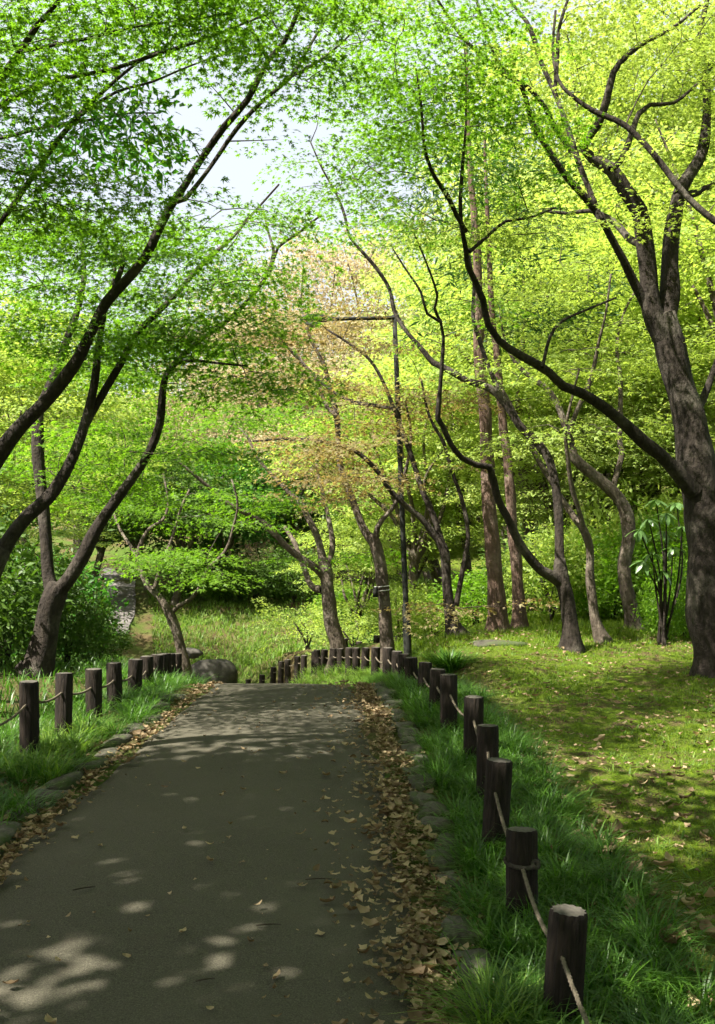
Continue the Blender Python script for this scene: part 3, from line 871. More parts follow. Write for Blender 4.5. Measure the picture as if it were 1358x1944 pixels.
# tall straight conifers
def conifer(label, D, pl, blobs):
    make_tree('conifer_tree', label, 'tree', D, [(0, pl)], blobs, 'bark_pine', 'needle', 'needle', 'tall conifers', 14, spsc=1.0)
conifer('tall straight conifer with reddish trunk, thicker of the pair', 14.6,
        [(946, 1212, 42), (940, 1100, 34), (927, 950, 30), (912, 750, 26), (902, 600, 21), (896, 480, 17), (890, 350, 12), (888, 200, 8), (886, 60, 4)],
        [(1010, 570, 90, 60, 15.4, 1, 26), (900, 330, 70, 120, 15.2, .9, 26), (960, 470, 70, 40, 15.4, .8, 14)])
conifer('thinner straight conifer just right of its taller mate', 15.2,
        [(986, 1210, 30), (976, 1050, 23), (961, 900, 19), (946, 750, 16), (934, 580, 13), (925, 420, 9), (920, 250, 5)],
        [(930, 420, 80, 100, 15.8, .9, 22), (1000, 620, 60, 40, 15.8, .8, 10)])

# ---------------------------------------------------------------- off-frame shade trees (left of and behind the camera)
def shade_tree(label, x, y, lean, h, blobs):
    z0 = float(height(x, y))
    root = empty('maple_tree', (x, y, z0))
    org = (x, y, z0)
    tp = np.array([x + lean[0], y + lean[1], z0 + h * 0.55])
    c = catmull(np.array([[x, y, z0 - .15, .17], [x + lean[0] * .2, y + lean[1] * .2, z0 + h * .2, .14], [*tp, .10]]), 0.1)
    t = MB()
    tube(t, c[:, :3], c[:, 3], 12, 0.05, True, flare=0.6 * np.exp(-np.clip(c[:, 2] - z0, 0, 9) / 0.13))
    t.build('trunk', M['bark'], root, org, True)
    nodes = [c[len(c) // 2:, :3]]
    tg = []
    for (bx, by, bz, rx, ry, rz, n) in blobs:
        e = np.array([bx, by, bz])
        mid = (tp + e) / 2 + np.array([0, 0, 0.3])
        q = catmull(np.array([[*tp, .08], [*mid, .05], [*e, .015]]), 0.12)
        t = MB()
        tube(t, q[:, :3], q[:, 3], 8, 0.05)
        t.build('limb', M['bark'], root, org, True)
        nodes.append(q[:, :3])
        u = rng.normal(0, 1, (n, 3))
        u /= np.linalg.norm(u, axis=1)[:, None]
        u *= rng.uniform(0, 1, (n, 1)) ** 0.45
        tg.append(e + u * np.array([rx, ry, rz]))
    tg = np.vstack(tg)
    t = MB()
    yaw = grow(t, np.vstack(nodes), tg)
    t.build('twigs', M['twig'], root, org)['kind'] = 'stuff'
    n = len(tg)
    cm = MB()
    crown_mesh(cm, SP['shade'], tg, yaw, rng.normal(0, .12, n), rng.normal(0, .12, n), rng.uniform(.8, 1.3, n))
    cm.build('crown', M['leaf_green'], root, org)
    tag(root, label, 'tree', 'maples shading the near path')


shade_tree('maple out of frame at left casting shade over the near path', -4.4, 1.2, (.9, .6), 8.5,
           [(-3.0, 1.2, 6.8, 2.0, 1.8, .9, 160), (-4.6, -.8, 6.4, 1.9, 1.8, .9, 120), (-2.4, 3.0, 6.6, 1.5, 1.2, .7, 50), (-.8, .6, 7.2, 1.5, 1.4, .6, 60), (-4.4, 3.5, 6.8, 1.5, 1.1, .6, 170), (-5.4, 2.9, 8.0, 1.5, 1.1, .5, 120)])
shade_tree('maple out of frame right of the lawn edge arching over the path', 4.4, 3.6, (-1.0, .5), 9.5,
           [(1.2, 4.4, 7.2, 1.9, 1.5, .8, 210), (2.7, 6.0, 7.6, 1.6, 1.3, .6, 150)])  # unseen tree added to keep sky light off the foreground

# ---------------------------------------------------------------- background trees: a few grown once, then copied
def grow_tree(kind, leafm, H, W, nspray, bark='bark_grey', low=0.28, nl=6, spsc=1.0, seed=0, lean=0.4, flat=0.75, nodes_lo=0.3):
    """a free-standing tree around the origin -> list of (part name, mesh)"""
    parts = []
    tz = H * rng.uniform(0.22, 0.32)
    lx, ly = rng.normal(0, lean, 2)
    r0 = 0.012 * H + 0.04
    c = catmull(np.array([[0, 0, -.25, r0 * 1.1], [lx * .3, ly * .3, tz * .4, r0], [lx * .6, ly * .6, tz, r0 * .85]]), 0.12)
    t = MB()
    tube(t, c[:, :3], c[:, 3], 10, 0.06, True, flare=0.6 * np.exp(-np.clip(c[:, 2], 0, 9) / 0.15))
    parts.append(('trunk', t.mesh('trunk', M[bark], smooth=True)))
    nodes = []
    top = c[-1, :3]
    for k in range(nl):
        a = 2 * math.pi * (k + rng.uniform(-.3, .3)) / nl
        rr = W * rng.uniform(.35, .8)
        e = np.array([math.cos(a) * rr, math.sin(a) * rr, H * rng.uniform(.62, .95)])
        m1 = lerp(top, e, .35) + np.array([math.cos(a), math.sin(a), 0]) * rng.uniform(-.1, .25) + rng.normal(0, .12, 3)
        m2 = lerp(top, e, .7) + rng.normal(0, .16, 3)
        q = catmull(np.array([[*(top - [0, 0, .1]), r0 * .62], [*m1, r0 * .45], [*m2, r0 * .28], [*e, .012]]), 0.18)
        t = MB()
        tube(t, q[:, :3], q[:, 3], 7, 0.06)
        parts.append(('limb', t.mesh('limb', M[bark], smooth=True)))
        nodes.append(q[2:, :3])
    # clumps: horizontal tiers spread through the crown
    ncl = max(8, nspray // 15)
    u = rng.normal(0, 1, (ncl, 3))
    u /= np.linalg.norm(u, axis=1)[:, None]
    u *= rng.uniform(.25, 1, (ncl, 1)) ** .5
    cc = np.stack([u[:, 0] * W, u[:, 1] * W, lerp(H * low, H, .5) + u[:, 2] * H * (1 - low) * .5], -1)
    k = rng.integers(0, ncl, nspray)
    off = rng.normal(0, 1, (nspray, 3)) * np.array([W * .19, W * .19, H * .007])
    off[:, 2] -= .10 * (off[:, 0] ** 2 + off[:, 1] ** 2)
    tg = cc[k] + off
    t = MB()
    yaw = grow(t, np.vstack(nodes), tg, rmin=0.005, sides=3)
    parts.append(('twigs', t.mesh('twigs', M['twig'])))
    cm = MB()
    crown_mesh(cm, SP[kind], tg, yaw + rng.normal(0, .5, nspray), rng.normal(0, .14, nspray), rng.normal(0, .16, nspray), rng.uniform(.8, 1.3, nspray) * spsc)
    parts.append(('crown', cm.mesh('crown', M[leafm])))
    return parts


VAR = {'maple': [grow_tree('far', 'leaf_lime', 8.0, 2.5, 500, low=.34) for _ in range(3)],
       'ever': [grow_tree('ever', 'leaf_dark', 6.4, 2.0, 460, bark='bark_grey', low=.33, nl=7, spsc=1.5) for _ in range(2)],
       'bud': [grow_tree('bud', 'leaf_bud', 11.0, 3.6, 700, bark='bark_grey', low=.18, nl=8, spsc=1.2) for _ in range(2)]}


def place_tree(name, label, group, var, x, y, s, sz, yaw, leafm):
    z = float(height(x, y))
    root = empty(name, (x, y, z))
    root.rotation_euler = (0, 0, yaw)
    root.scale = (s, s, sz)
    for nm, me in var:
        o = link(nm, me, root)
        if nm == 'twigs':
            o['kind'] = 'stuff'
        if nm == 'crown' and me.materials[0] != M[leafm]:
            o.material_slots[0].link = 'OBJECT'
            o.material_slots[0].material = M[leafm]
    tag(root, label, 'tree', group)


def at_px(px, d):
    return (px - CX) / F * d


BG = [  # px, d, s, sz, leaf, variant kind, label
    (1010, 20, .95, 1.0, 'leaf_lime', 'maple', 'lime green maple behind the two conifers'),
    (1150, 21.5, .9, 1.0, 'leaf_pale', 'maple', 'pale lime maple behind the curving sunlit trunk'),
    (1290, 22.5, .95, 1.1, 'leaf_lime', 'maple', 'lime maple behind the big right trunk'),
    (1420, 17, 1.0, 1.1, 'leaf_lime', 'maple', 'lime maple at far right edge behind the lawn'),
    (1230, 25, 1.3, 1.8, 'leaf_pale', 'maple', 'tall pale maple far behind the lawn, right of centre'),
    (1085, 27, 1.3, 1.85, 'leaf_lime', 'maple', 'tall lime maple far behind the forked lawn maple'),
    (985, 25, 1.1, 1.5, 'leaf_pale', 'maple', 'pale maple far behind the conifer trunks'),
    (1380, 27, 1.4, 1.9, 'leaf_lime', 'maple', 'tallest lime maple in the far right background'),
    (1520, 22, 1.2, 1.3, 'leaf_lime', 'maple', 'lime maple beyond the right frame edge'),
    (850, 29, 1.1, 1.0, 'leaf_lime', 'maple', 'lime maple far behind the lamp post'),
    (770, 23, .85, .8, 'leaf_lime', 'maple', 'low lime maple just behind the lamp post foot'),
    (1170, 35, 1.4, 1.8, 'leaf_pale', 'maple', 'pale maple at the very back behind the lawn'),
    (985, 36, 1.4, 1.7, 'leaf_pale', 'maple', 'hazy pale maple at the very back behind conifers'),
    (1330, 37, 1.5, 1.9, 'leaf_pale', 'maple', 'pale maple at the very back at right'),
    (700, 38, .9, .65, 'leaf_lime', 'maple', 'lime maple far behind the strapped trunk'),
    (575, 44, .8, .5, 'leaf_green', 'maple', 'green maple on the hill foot behind the bank'),
    (-60, 21, .95, .95, 'leaf_lime', 'maple', 'lime maple behind the forked left trunk'),
    (-220, 24, 1.2, 1.3, 'leaf_lime', 'maple', 'lime maple deep beyond the left edge'),
    (285, 36, .9, .7, 'leaf_lime', 'maple', 'lime maple above the far pale path'),
    (60, 37, 1.1, 1.1, 'leaf_lime', 'maple', 'lime maple deep behind the left trunks'),
    (400, 39, .8, .6, 'leaf_lime', 'maple', 'lime maple on top of the grassy bank'),
    (520, 42, .8, .55, 'leaf_lime', 'maple', 'lime maple behind the bank, centre of picture'),
    (330, 33, 1.0, .75, 'leaf_dark', 'ever', 'dark evergreen at the top of the bank, left'),
    (440, 35, 1.0, .75, 'leaf_deep', 'ever', 'mid green evergreen at the top of the bank, middle'),
    (555, 36.5, 1.1, .8, 'leaf_dark', 'ever', 'dark evergreen at the top of the bank, right'),
    (250, 41, 1.1, .8, 'leaf_deep', 'ever', 'mid green evergreen beside the far pale path'),
    (650, 38, 1.2, .85, 'leaf_dark', 'ever', 'dark evergreen far behind the fence bend'),
    (820, 34, 1.0, .6, 'leaf_dark', 'ever', 'dark evergreen low behind the lamp post'),
    (-40, 31, 1.0, .8, 'leaf_dark', 'ever', 'dark evergreen low behind left trunks'),
    (410, 50, 1.1, 1.0, 'leaf_bud', 'bud', 'tan budding tree on the hill, leftmost'),
    (490, 53, 1.2, 1.1, 'leaf_bud', 'bud', 'tan budding tree on the hill, second from left'),
    (590, 55, 1.3, 1.35, 'leaf_bud', 'bud', 'tallest tan budding tree on the hill'),
    (690, 57, 1.3, 1.4, 'leaf_bud', 'bud', 'tan budding tree on the hill behind the lamp'),
    (790, 52, 1.2, 1.2, 'leaf_pale', 'bud', 'pale sparse tree on the hill right of the lamp'),
    (880, 58, 1.3, 1.4, 'leaf_pale', 'bud', 'pale sparse tree on the hill behind conifers'),
    (560, 46, 1.0, .95, 'leaf_bud', 'bud', 'nearest tan budding tree above the evergreens'),
    (150, 45, 1.2, 1.1, 'leaf_green', 'bud', 'green sparse tree behind left canopy'),
    (1055, 19.5, .6, .55, 'leaf_pale', 'maple', 'low pale young tree between the forked lawn maple and conifers'),  # low trees here take the paled leaf colour to brighten a shaded zone
    (1165, 19.2, .6, .55, 'leaf_pale', 'maple', 'low pale young tree behind the slender grey maple'),
    (1250, 18.6, .6, .6, 'leaf_pale', 'maple', 'low pale young tree between pale curved trunk and big trunk'),
    (1350, 18.5, .65, .6, 'leaf_pale', 'maple', 'low pale young tree behind the big right trunk'),
    (900, 25, .7, .6, 'leaf_lime', 'maple', 'low lime young tree left of the thicker conifer'),
    (805, 26.5, .7, .55, 'leaf_pale', 'maple', 'low pale young tree right of the lamp post'),
    (690, 27.5, .6, .5, 'leaf_lime', 'maple', 'low lime young tree left of the strapped trunk'),
    (10, 25, .7, .55, 'leaf_lime', 'maple', 'low lime young tree left of the far pale path'),
    (160, 33, .9, .75, 'leaf_lime', 'maple', 'lime young tree above the far pale path, left'),
]
for i, (px, d, s, sz, lm, kd, lab) in enumerate(BG):
    v = VAR[kd][i % len(VAR[kd])]
    nm = {'maple': 'maple_tree', 'ever': 'evergreen_tree', 'bud': 'budding_tree'}[kd]
    place_tree(nm, lab, {'maple': 'background maples', 'ever': 'background evergreens', 'bud': 'budding trees on the hill'}[kd],
               v, at_px(px, d), d, s, sz, rng.uniform(0, 6.28), lm)

for i, (x, y, s, lab) in enumerate([(-3.5, -8, 1.1, 'unseen maple behind the viewer, left'), (1.5, -7.5, 1.1, 'unseen maple straight behind the viewer'), (6.0, -4.5, 1.1, 'unseen maple behind the viewer, right'),
                                    (8.5, 1.5, 1.1, 'unseen maple well right of the viewer'), (8.8, 7.5, 1.1, 'unseen maple beyond the lawn outside the right edge'), (-9, -3, 1.1, 'unseen maple well left of the viewer'),
                                    (3.2, -2.5, 1.1, 'unseen maple just right behind the viewer'), (-1.8, -4.8, 1.1, 'unseen maple just left behind the viewer'), (-6.5, -2.4, 1.0, 'unseen maple left of the viewer, near the path'),
                                    (6.2, 1.0, 1.0, 'unseen maple right of the viewer over the lawn')]):
    place_tree('maple_tree', lab, 'unseen maples around the viewer', VAR['maple'][i % 3], x, y, s, s, rng.uniform(0, 6.28), 'leaf_green')  # added out of view to block sky light over the foreground


# ---------------------------------------------------------------- shrubs
def grow_shrub(kind, H, W, n, ns=6, spsc=1.0):
    parts = []
    nodes = []
    for k in range(ns):
        a = rng.uniform(0, 6.28)
        e = np.array([math.cos(a) * W * .5, math.sin(a) * W * .5, H * rng.uniform(.5, .9)])
        q = catmull(np.array([[rng.normal(0, .04), rng.normal(0, .04), -.1, .022], [*(e * [.3, .3, .45] + rng.normal(0, .04, 3)), .016], [*e, .006]]), .1)
        t = MB()
        tube(t, q[:, :3], q[:, 3], 6)
        parts.append(('stem', t.mesh('stem', M['bark'], smooth=True)))
        nodes.append(q[1:, :3])
    u = rng.normal(0, 1, (n, 3))
    u /= np.linalg.norm(u, axis=1)[:, None]
    u *= rng.uniform(.2, 1, (n, 1)) ** .4
    lump = 1 + .22 * np.sin(3.1 * u[:, 0] + 5 * u[:, 2]) * np.sin(4 * u[:, 1] + 1)
    tg = np.stack([u[:, 0] * W * lump, u[:, 1] * W * lump, H * .55 + u[:, 2] * H * .45 * lump], -1)
    tg[:, 2] = np.maximum(tg[:, 2], .1)
    t = MB()
    yaw = grow(t, np.vstack(nodes), tg, rmin=.003, sides=3)
    parts.append(('twigs', t.mesh('twigs', M['twig'])))
    cm = MB()
    crown_mesh(cm, SP[kind], tg, yaw, rng.normal(-.2, .4, n), rng.normal(0, .3, n), rng.uniform(.8, 1.3, n) * spsc)
    parts.append(('foliage', cm.mesh('foliage', M['leaf_dark'])))
    return parts


SHV = [grow_shrub('shrub', 1.3, .75, 300) for _ in range(2)] + [grow_shrub('shrub', 1.7, .7, 280)]
SHM = grow_shrub('far', .8, .75, 46, 4, .55)
SHR = [  # px, d, s, sz, leaf, label
    (125, 12.2, .62, .75, 'leaf_dark', 'dark glossy shrub right of the pale forked trunk at left'),
    (190, 15.5, .5, .4, 'leaf_dark', 'dark shrub below the far pale path'),
    (10, 11.6, .9, .95, 'leaf_dark', 'dark shrub at the left edge behind the fence'),
    (-90, 10.6, 1.0, 1.0, 'leaf_dark', 'dark shrub outside the left edge'),
    (75, 14.5, 1.1, 1.1, 'leaf_deep', 'green shrub behind the pale forked trunk at left'),
    (1050, 16.2, .9, .8, 'leaf_lime', 'lime shrub between the conifers and forked maple'),
    (1120, 16.8, .95, .95, 'leaf_green', 'green shrub behind the slender grey maple'),
    (1165, 15.8, .7, .6, 'leaf_green', 'low green shrub left of the pale curved trunk'),
    (1245, 15.4, .9, .9, 'leaf_green', 'green shrub right of the pale curved trunk'),
    (1268, 12.9, .38, .5, 'leaf_green', 'small green shrub at the foot of the rhododendron'),
    (1296, 13.3, .55, .75, 'leaf_green', 'green shrub under the big drooping rhododendron leaves'),
    (1310, 16.6, 1.1, 1.2, 'leaf_lime', 'lime shrub behind the big right trunk'),
    (1400, 15.5, 1.1, 1.1, 'leaf_dark', 'dark shrub at the right edge behind the lawn'),
    (1195, 17.6, 1.2, 1.5, 'leaf_lime', 'tall leafy shrub behind the pale curved trunk'),
    (1010, 18.5, 1.0, .8, 'leaf_dark', 'dark shrub behind the thinner conifer'),
    (905, 19, .9, .7, 'leaf_green', 'green shrub left of the thicker conifer'),
    (830, 21, .9, .6, 'leaf_lime', 'lime shrub behind the copper maple'),
    (760, 19.5, .7, .6, 'leaf_lime', 'lime shrub right of the lamp post foot'),
    (420, 33.5, .9, .6, 'leaf_green', 'small green shrub on the grassy bank'),
    (485, 33.5, 1.4, 1.0, 'leaf_dark', 'dark shrub at the bank top, centre'),
    (560, 33, 1.3, 1.0, 'leaf_dark', 'dark shrub at the bank top beside the leaning trunk'),
    (390, 34.5, 1.5, 1.2, 'leaf_dark', 'dark shrub at the bank top, left'),
    (60, 30, 1.2, 1.1, 'leaf_dark', 'dark shrub left of the far pale path'),
    (660, 30, 1.2, .8, 'leaf_green', 'green shrub behind the fence bend'),
    (720, 27, 1.0, .7, 'leaf_deep', 'green shrub behind the strapped trunk'),
]
for i, (px, d, s, sz, lm, lab) in enumerate(SHR):
    x = at_px(px, d)
    root = empty('shrub', (x, d, float(height(x, d))))
    root.rotation_euler = (0, 0, rng.uniform(0, 6.28))
    root.scale = (s, s, sz)
    for nm, me in SHV[i % 3]:
        o = link(nm, me, root)
        if nm == 'twigs':
            o['kind'] = 'stuff'
        if nm == 'foliage' and lm != 'leaf_dark':
            o.material_slots[0].link = 'OBJECT'
            o.material_slots[0].material = M[lm]
    tag(root, lab, 'shrub', 'woodland shrubs')
for (px, d, s, lab) in [(586, 24.2, 1.25, 'bright lime young maple shrub behind the fence bend, left of pale trunk'),
                        (672, 22.5, .95, 'bright lime young maple shrub between the two pale trunks'),
                        (405, 24.5, .5, 'little bright green sapling above the boulder')]:
    x = at_px(px, d)
    root = empty('young_maple', (x, d, float(height(x, d))))
    root.scale = (s, s, s)
    for nm, me in SHM:
        o = link(nm, me, root)
        if nm == 'twigs':
            o['kind'] = 'stuff'
        if nm == 'foliage':
            o.material_slots[0].link = 'OBJECT'
            o.material_slots[0].material = M['leaf_lime']
    tag(root, lab, 'shrub', 'young maples')

# rhododendron with big drooping leaves left of the right trunk
M['rhodo'] = leaf_mat('rhododendron leaf', (0.07, 0.145, 0.045), (0.12, 0.21, 0.065), 0.35, (1.4, 1.5, 0.8), 0.3, 0.5)
rx, ry = at_px(1262, 12.6), 12.6
rz = float(height(rx, ry))
root = empty('rhododendron', (rx, ry, rz))
tag(root, 'rhododendron with large pale drooping leaves beside the right trunk', 'shrub')
lv = []
for t in np.linspace(0, 1, 6):
    w = .17 * math.sin(math.pi * min(1, t * .92 + .04)) ** .8
    zz = .10 * t - .34 * t * t
    lv += [[t, -w, zz + .03], [t, 0, zz], [t, w, zz + .03]]
mb = MB()
mb.add(np.array(lv) * .175, grid_faces(3, 6), .5)
lmesh = mb.mesh('leaf', M['rhodo'], smooth=True)
ends = [(1232, 985), (1262, 1010), (1214, 1005), (1285, 955), (1246, 950), (1278, 1040), (1238, 1050), (1296, 1000), (1265, 975), (1222, 1065), (1258, 1085)]
for i, (px, py) in enumerate(ends):
    e = P(px, py, 12.5 + rng.uniform(-.35, .35)) - np.array([rx, ry, rz])
    q = catmull(np.array([[rng.normal(0, .05), rng.normal(0, .05), -.1, .016], [e[0] * .4 + rng.normal(0, .05), e[1] * .4, e[2] * .5, .012], [*e, .007]]), .08)
    t = MB()
    tube(t, q[:, :3], q[:, 3], 6)
    t.build('stem', M['bark'], root, smooth=True)
    for k in range(8):
        a = 2 * math.pi * (k + rng.uniform(-.25, .25)) / 8
        s = rng.uniform(.75, 1.15)
        o = link('leaf', lmesh, root, e, (rng.normal(0, .2), rng.uniform(-.1, .9), a), (s, s, s))


# ---------------------------------------------------------------- lamp post
D = 14.4
b = P(776, 1240, D)
bz = float(height(b[0], b[1]))
tp = P(749, 598, D)
root = empty('street_lamp', (b[0], b[1], bz))
tag(root, 'dark steel lamp post with horizontal arm beside the path', 'lamp post')
org = (b[0], b[1], bz)
base = np.array([b[0], b[1], bz - .1])
ax = tp - base
pt = lambda t: base + ax * t
mb = MB(); tube(mb, [pt(.19), pt(.5), pt(.8), pt(1.0)], [.038, .036, .034, .032], 16); mb.build('pole', M['steel'], root, org, True)
mb = MB(); tube(mb, [pt(0), pt(.1), pt(.192), pt(.2)], [.056, .055, .054, .04], 16); mb.build('base_sleeve', M['steel'], root, org, True)
mb = MB(); tube(mb, np.linspace(pt(.992) + [.03, 0, 0], P(600, 606, D - .3), 9), .026, 4); mb.build('arm', M['steel'], root, org, True)
hd = P(600, 608, D - .3)
mb = MB(); tube(mb, [hd + [.16, .05, .02], hd + [.1, .03, .03], hd + [-.1, -.03, .03], hd + [-.2, -.06, -.01]], [.03, .05, .055, .03], 12)
lh = mb.build('lamp_head', M['steel'], root, org, True)
mb = MB(); tube(mb, [hd + [.06, .02, -.035], hd + [-.05, -.015, -.06], hd + [-.15, -.045, -.035]], [.03, .05, .02], 10)
mb.build('lens', M['glass'], lh, org, True)

# small black box and straps on the pale trunk beside the lamp
bp = P(713, 1124, 14.85)
root = empty('junction_box', bp)
tag(root, 'small black box fixed to the strapped trunk beside the lamp', 'box')
def boxv(cx, cy, cz, sx, sy, sz, bev=.12):
    v = np.array([[x, y, z] for z in (-1, 1) for y in (-1, 1) for x in (-1, 1)], float) * .5 * [sx, sy, sz] + [cx, cy, cz]
    return v, np.array([[0, 2, 3, 1], [4, 5, 7, 6], [0, 1, 5, 4], [2, 6, 7, 3], [0, 4, 6, 2], [1, 3, 7, 5]])
mb = MB(); mb.add(*boxv(0, 0, 0, .07, .08, .14)); mb.build('housing', M['steel'], root)
mb = MB(); mb.add(*boxv(0, -.045, .0, .055, .012, .12)); mb.build('lid', M['steel'], root)
for py, nm in ((1113, 'upper'), (1121, 'lower')):
    cpt = P(725.5, py, 15.0)
    a = np.linspace(0, 2 * math.pi, 22)
    mb = MB()
    tube(mb, np.stack([cpt[0] + .108 * np.cos(a), cpt[1] + .108 * np.sin(a), np.full(22, cpt[2]) + .01 * np.cos(a)], -1), .007, 6)
    o = mb.build('trunk_strap', M['band'])
    tag(o, nm + ' pale strap round the maple trunk beside the lamp', 'strap', 'straps round the trunk')

# ---------------------------------------------------------------- rope fences
def post_mesh(h, r=.06, sides=26):
    zs = np.array([-.25, 0, .1, .2, .3, .4, .5, 1.0]) * h
    zs[0] = -.25
    zs = np.concatenate([[-.25], np.linspace(0, h - .012, 8), [h]])
    a = np.arange(sides) / sides * 2 * np.pi
    v = []
    ph = rng.uniform(0, 6.28, 3)
    groove = rng.uniform(-1, 1, sides)
    for i, z in enumerate(zs):
        rr = r * (1 + .075 * np.where(np.arange(sides) % 2 == 0, 1, -1) + .035 * groove * np.sin(3 * z / h + np.arange(sides) * 1.7) + .02 * np.sin(2 * a + ph[0] + z * 4))
        if i == len(zs) - 1:
            rr = rr * .955
        v.append(np.stack([rr * np.cos(a), rr * np.sin(a), np.full(sides, z)], -1))
    v = np.concatenate(v)
    n = len(zs)
    i = np.arange(n - 1)[:, None] * sides
    j = np.arange(sides)[None]
    jn = (j + 1) % sides
    mb = MB()
    mb.add(v, np.stack([i + j, i + jn, i + sides + jn, i + sides + j], -1).reshape(-1, 4))
    body = mb.mesh('post', M['post'])
    top = v[-sides:].copy() * [.99, .99, 1] + [0, 0, .001]
    mid = top * [.55, .55, 1] + [0, 0, .004]
    mb = MB()
    mb.add(np.vstack([top, mid, [[0, 0, h + .006]]]), np.stack([j[0], jn[0], sides + jn[0], sides + j[0]], -1))
    mb.addmore(np.stack([sides + j[0], sides + jn[0], np.full(sides, 2 * sides)], -1), 0)
    return body, mb.mesh('cut_top', M['cut'])


POSTS = [post_mesh(.49) for _ in range(4)]
a = np.linspace(0, 2 * math.pi, 18)
mb = MB()
tube(mb, np.stack([.068 * np.cos(a), .068 * np.sin(a), .012 * np.sin(a)], -1), .010, 6)
tube(mb, np.stack([.047 + .011 * np.cos(a), -.055 + .006 * np.sin(a), .011 * np.sin(a)], -1), .011, 6)
LOOP = mb.mesh('rope_loop', M['bark'], smooth=True)


def fence(label, pts, hole=.13, loops=(), rope=True, sag=.065, r_rope=.009):
    x0, y0 = pts[0][:2]
    z0 = float(height(x0, y0))
    root = empty('rope_fence', (x0, y0, z0))
    org = np.array([x0, y0, z0])
    tops = []
    for i, (x, y, zb, hs) in enumerate(pts):
        z = float(height(x, y)) if zb is None else zb
        body, cut = POSTS[i % 4]
        p = link('post', body, root, np.array([x, y, z]) - org, (rng.normal(0, .03), rng.normal(0, .03), rng.uniform(0, 6.28)), (1, 1, hs))
        link('cut_top', cut, p)
        if i in loops:
            link('rope_loop', LOOP, p, (0, 0, .49 - .13), (0, 0, -p.rotation_euler[2]))
        tops.append(np.array([x, y, z + .49 * hs - hole]))
    if rope:
        for A, B in zip(tops[:-1], tops[1:]):
            t = np.linspace(0, 1, 14)[:, None]
            q = A + (B - A) * t
            q[:, 2] -= sag * 4 * (t * (1 - t))[:, 0] * min(1, np.linalg.norm(B - A))
            mb = MB()
            if A[1] < 9.5:                        # laid rope: three strands twisted round each other
                tt = np.linspace(0, 1, 64)
                qq = np.stack([np.interp(tt, t[:, 0], q[:, k]) for k in range(3)], -1)
                ax_ = (B - A) / np.linalg.norm(B - A)
                u_ = np.cross(ax_, [0, 0, 1.0])
                u_ /= np.linalg.norm(u_)
                v_ = np.cross(ax_, u_)
                turns = np.linalg.norm(B - A) / .055
                for k in range(3):
                    ph = 2 * np.pi * (tt * turns + k / 3)
                    tube(mb, qq + r_rope * .52 * (np.cos(ph)[:, None] * u_ + np.sin(ph)[:, None] * v_), r_rope * .56, 6)
            else:
                tube(mb, q, r_rope, 8)
            mb.build('rope', M['rope'], root, org, True)
    tag(root, label, 'fence', 'rope fences along the path')


def fp(px, d, topy=None, hs=1.0):
    x = at_px(px, d)
    zb = None
    if topy is not None:
        zb = CAMZ - (topy - HY) / F * d - .49 * hs
    return (x, d, zb, hs)


right_posts = [(.66, 2.12, None, 1.0), fp(1062, 3.5, 1727), fp(990, 4.35, 1578), fp(938, 5.2, 1442), fp(926, 6.05, 1378), fp(898, 6.95, 1322), fp(853, 7.95, 1281),
               fp(828, 8.75, 1270), fp(804, 9.6, 1258), fp(784, 10.4, 1248), fp(768, 11.2, 1242), fp(752, 12.0, 1236), fp(736, 12.7, 1230), fp(713, 14.6, 1229),
               fp(692, 16.5, 1230), fp(677, 17.0, 1230), fp(662, 17.5, 1230), fp(648, 18.0, 1231), fp(632, 18.4, 1232), fp(616, 18.9, 1233), fp(605, 19.3, 1234), fp(597, 19.7, 1237)]
fence('dark wooden post and rope fence along the right path edge', right_posts, loops=(2,))
fence('low far stretch of post and rope fence going downhill past the boulders',
      [fp(577, 21.6, 1244), fp(564, 22, 1246), fp(547, 22.4, 1252), fp(533, 22.9, 1256), fp(518, 23.4, 1266), fp(497, 24, 1281), fp(472, 24.7, 1290), fp(446, 25.0, 1293)])
fence('post and rope fence along the left path edge in sedge',
      [(-2.25, 6.2, None, 1.1), fp(57, 7.1, 1293, 1.1), fp(120, 7.7, 1279, 1.08), fp(179, 8.3, 1270, 1.05), fp(220, 8.9, 1258), fp(254, 9.5, 1252), fp(279, 10.2, 1246), fp(294, 10.9, 1243),
       fp(307, 11.6, 1242), fp(318, 12.2, 1241), fp(328, 12.8, 1241), fp(336, 13.5, 1241)])
fence('second row of posts and rope farther back by the lamp post',
      [fp(655, 20.6, 1212), fp(680, 20.9, 1218), fp(715, 20.2, 1206), fp(754, 20.4, 1208), fp(766, 20.8, 1206), fp(835, 20.5, 1207)])

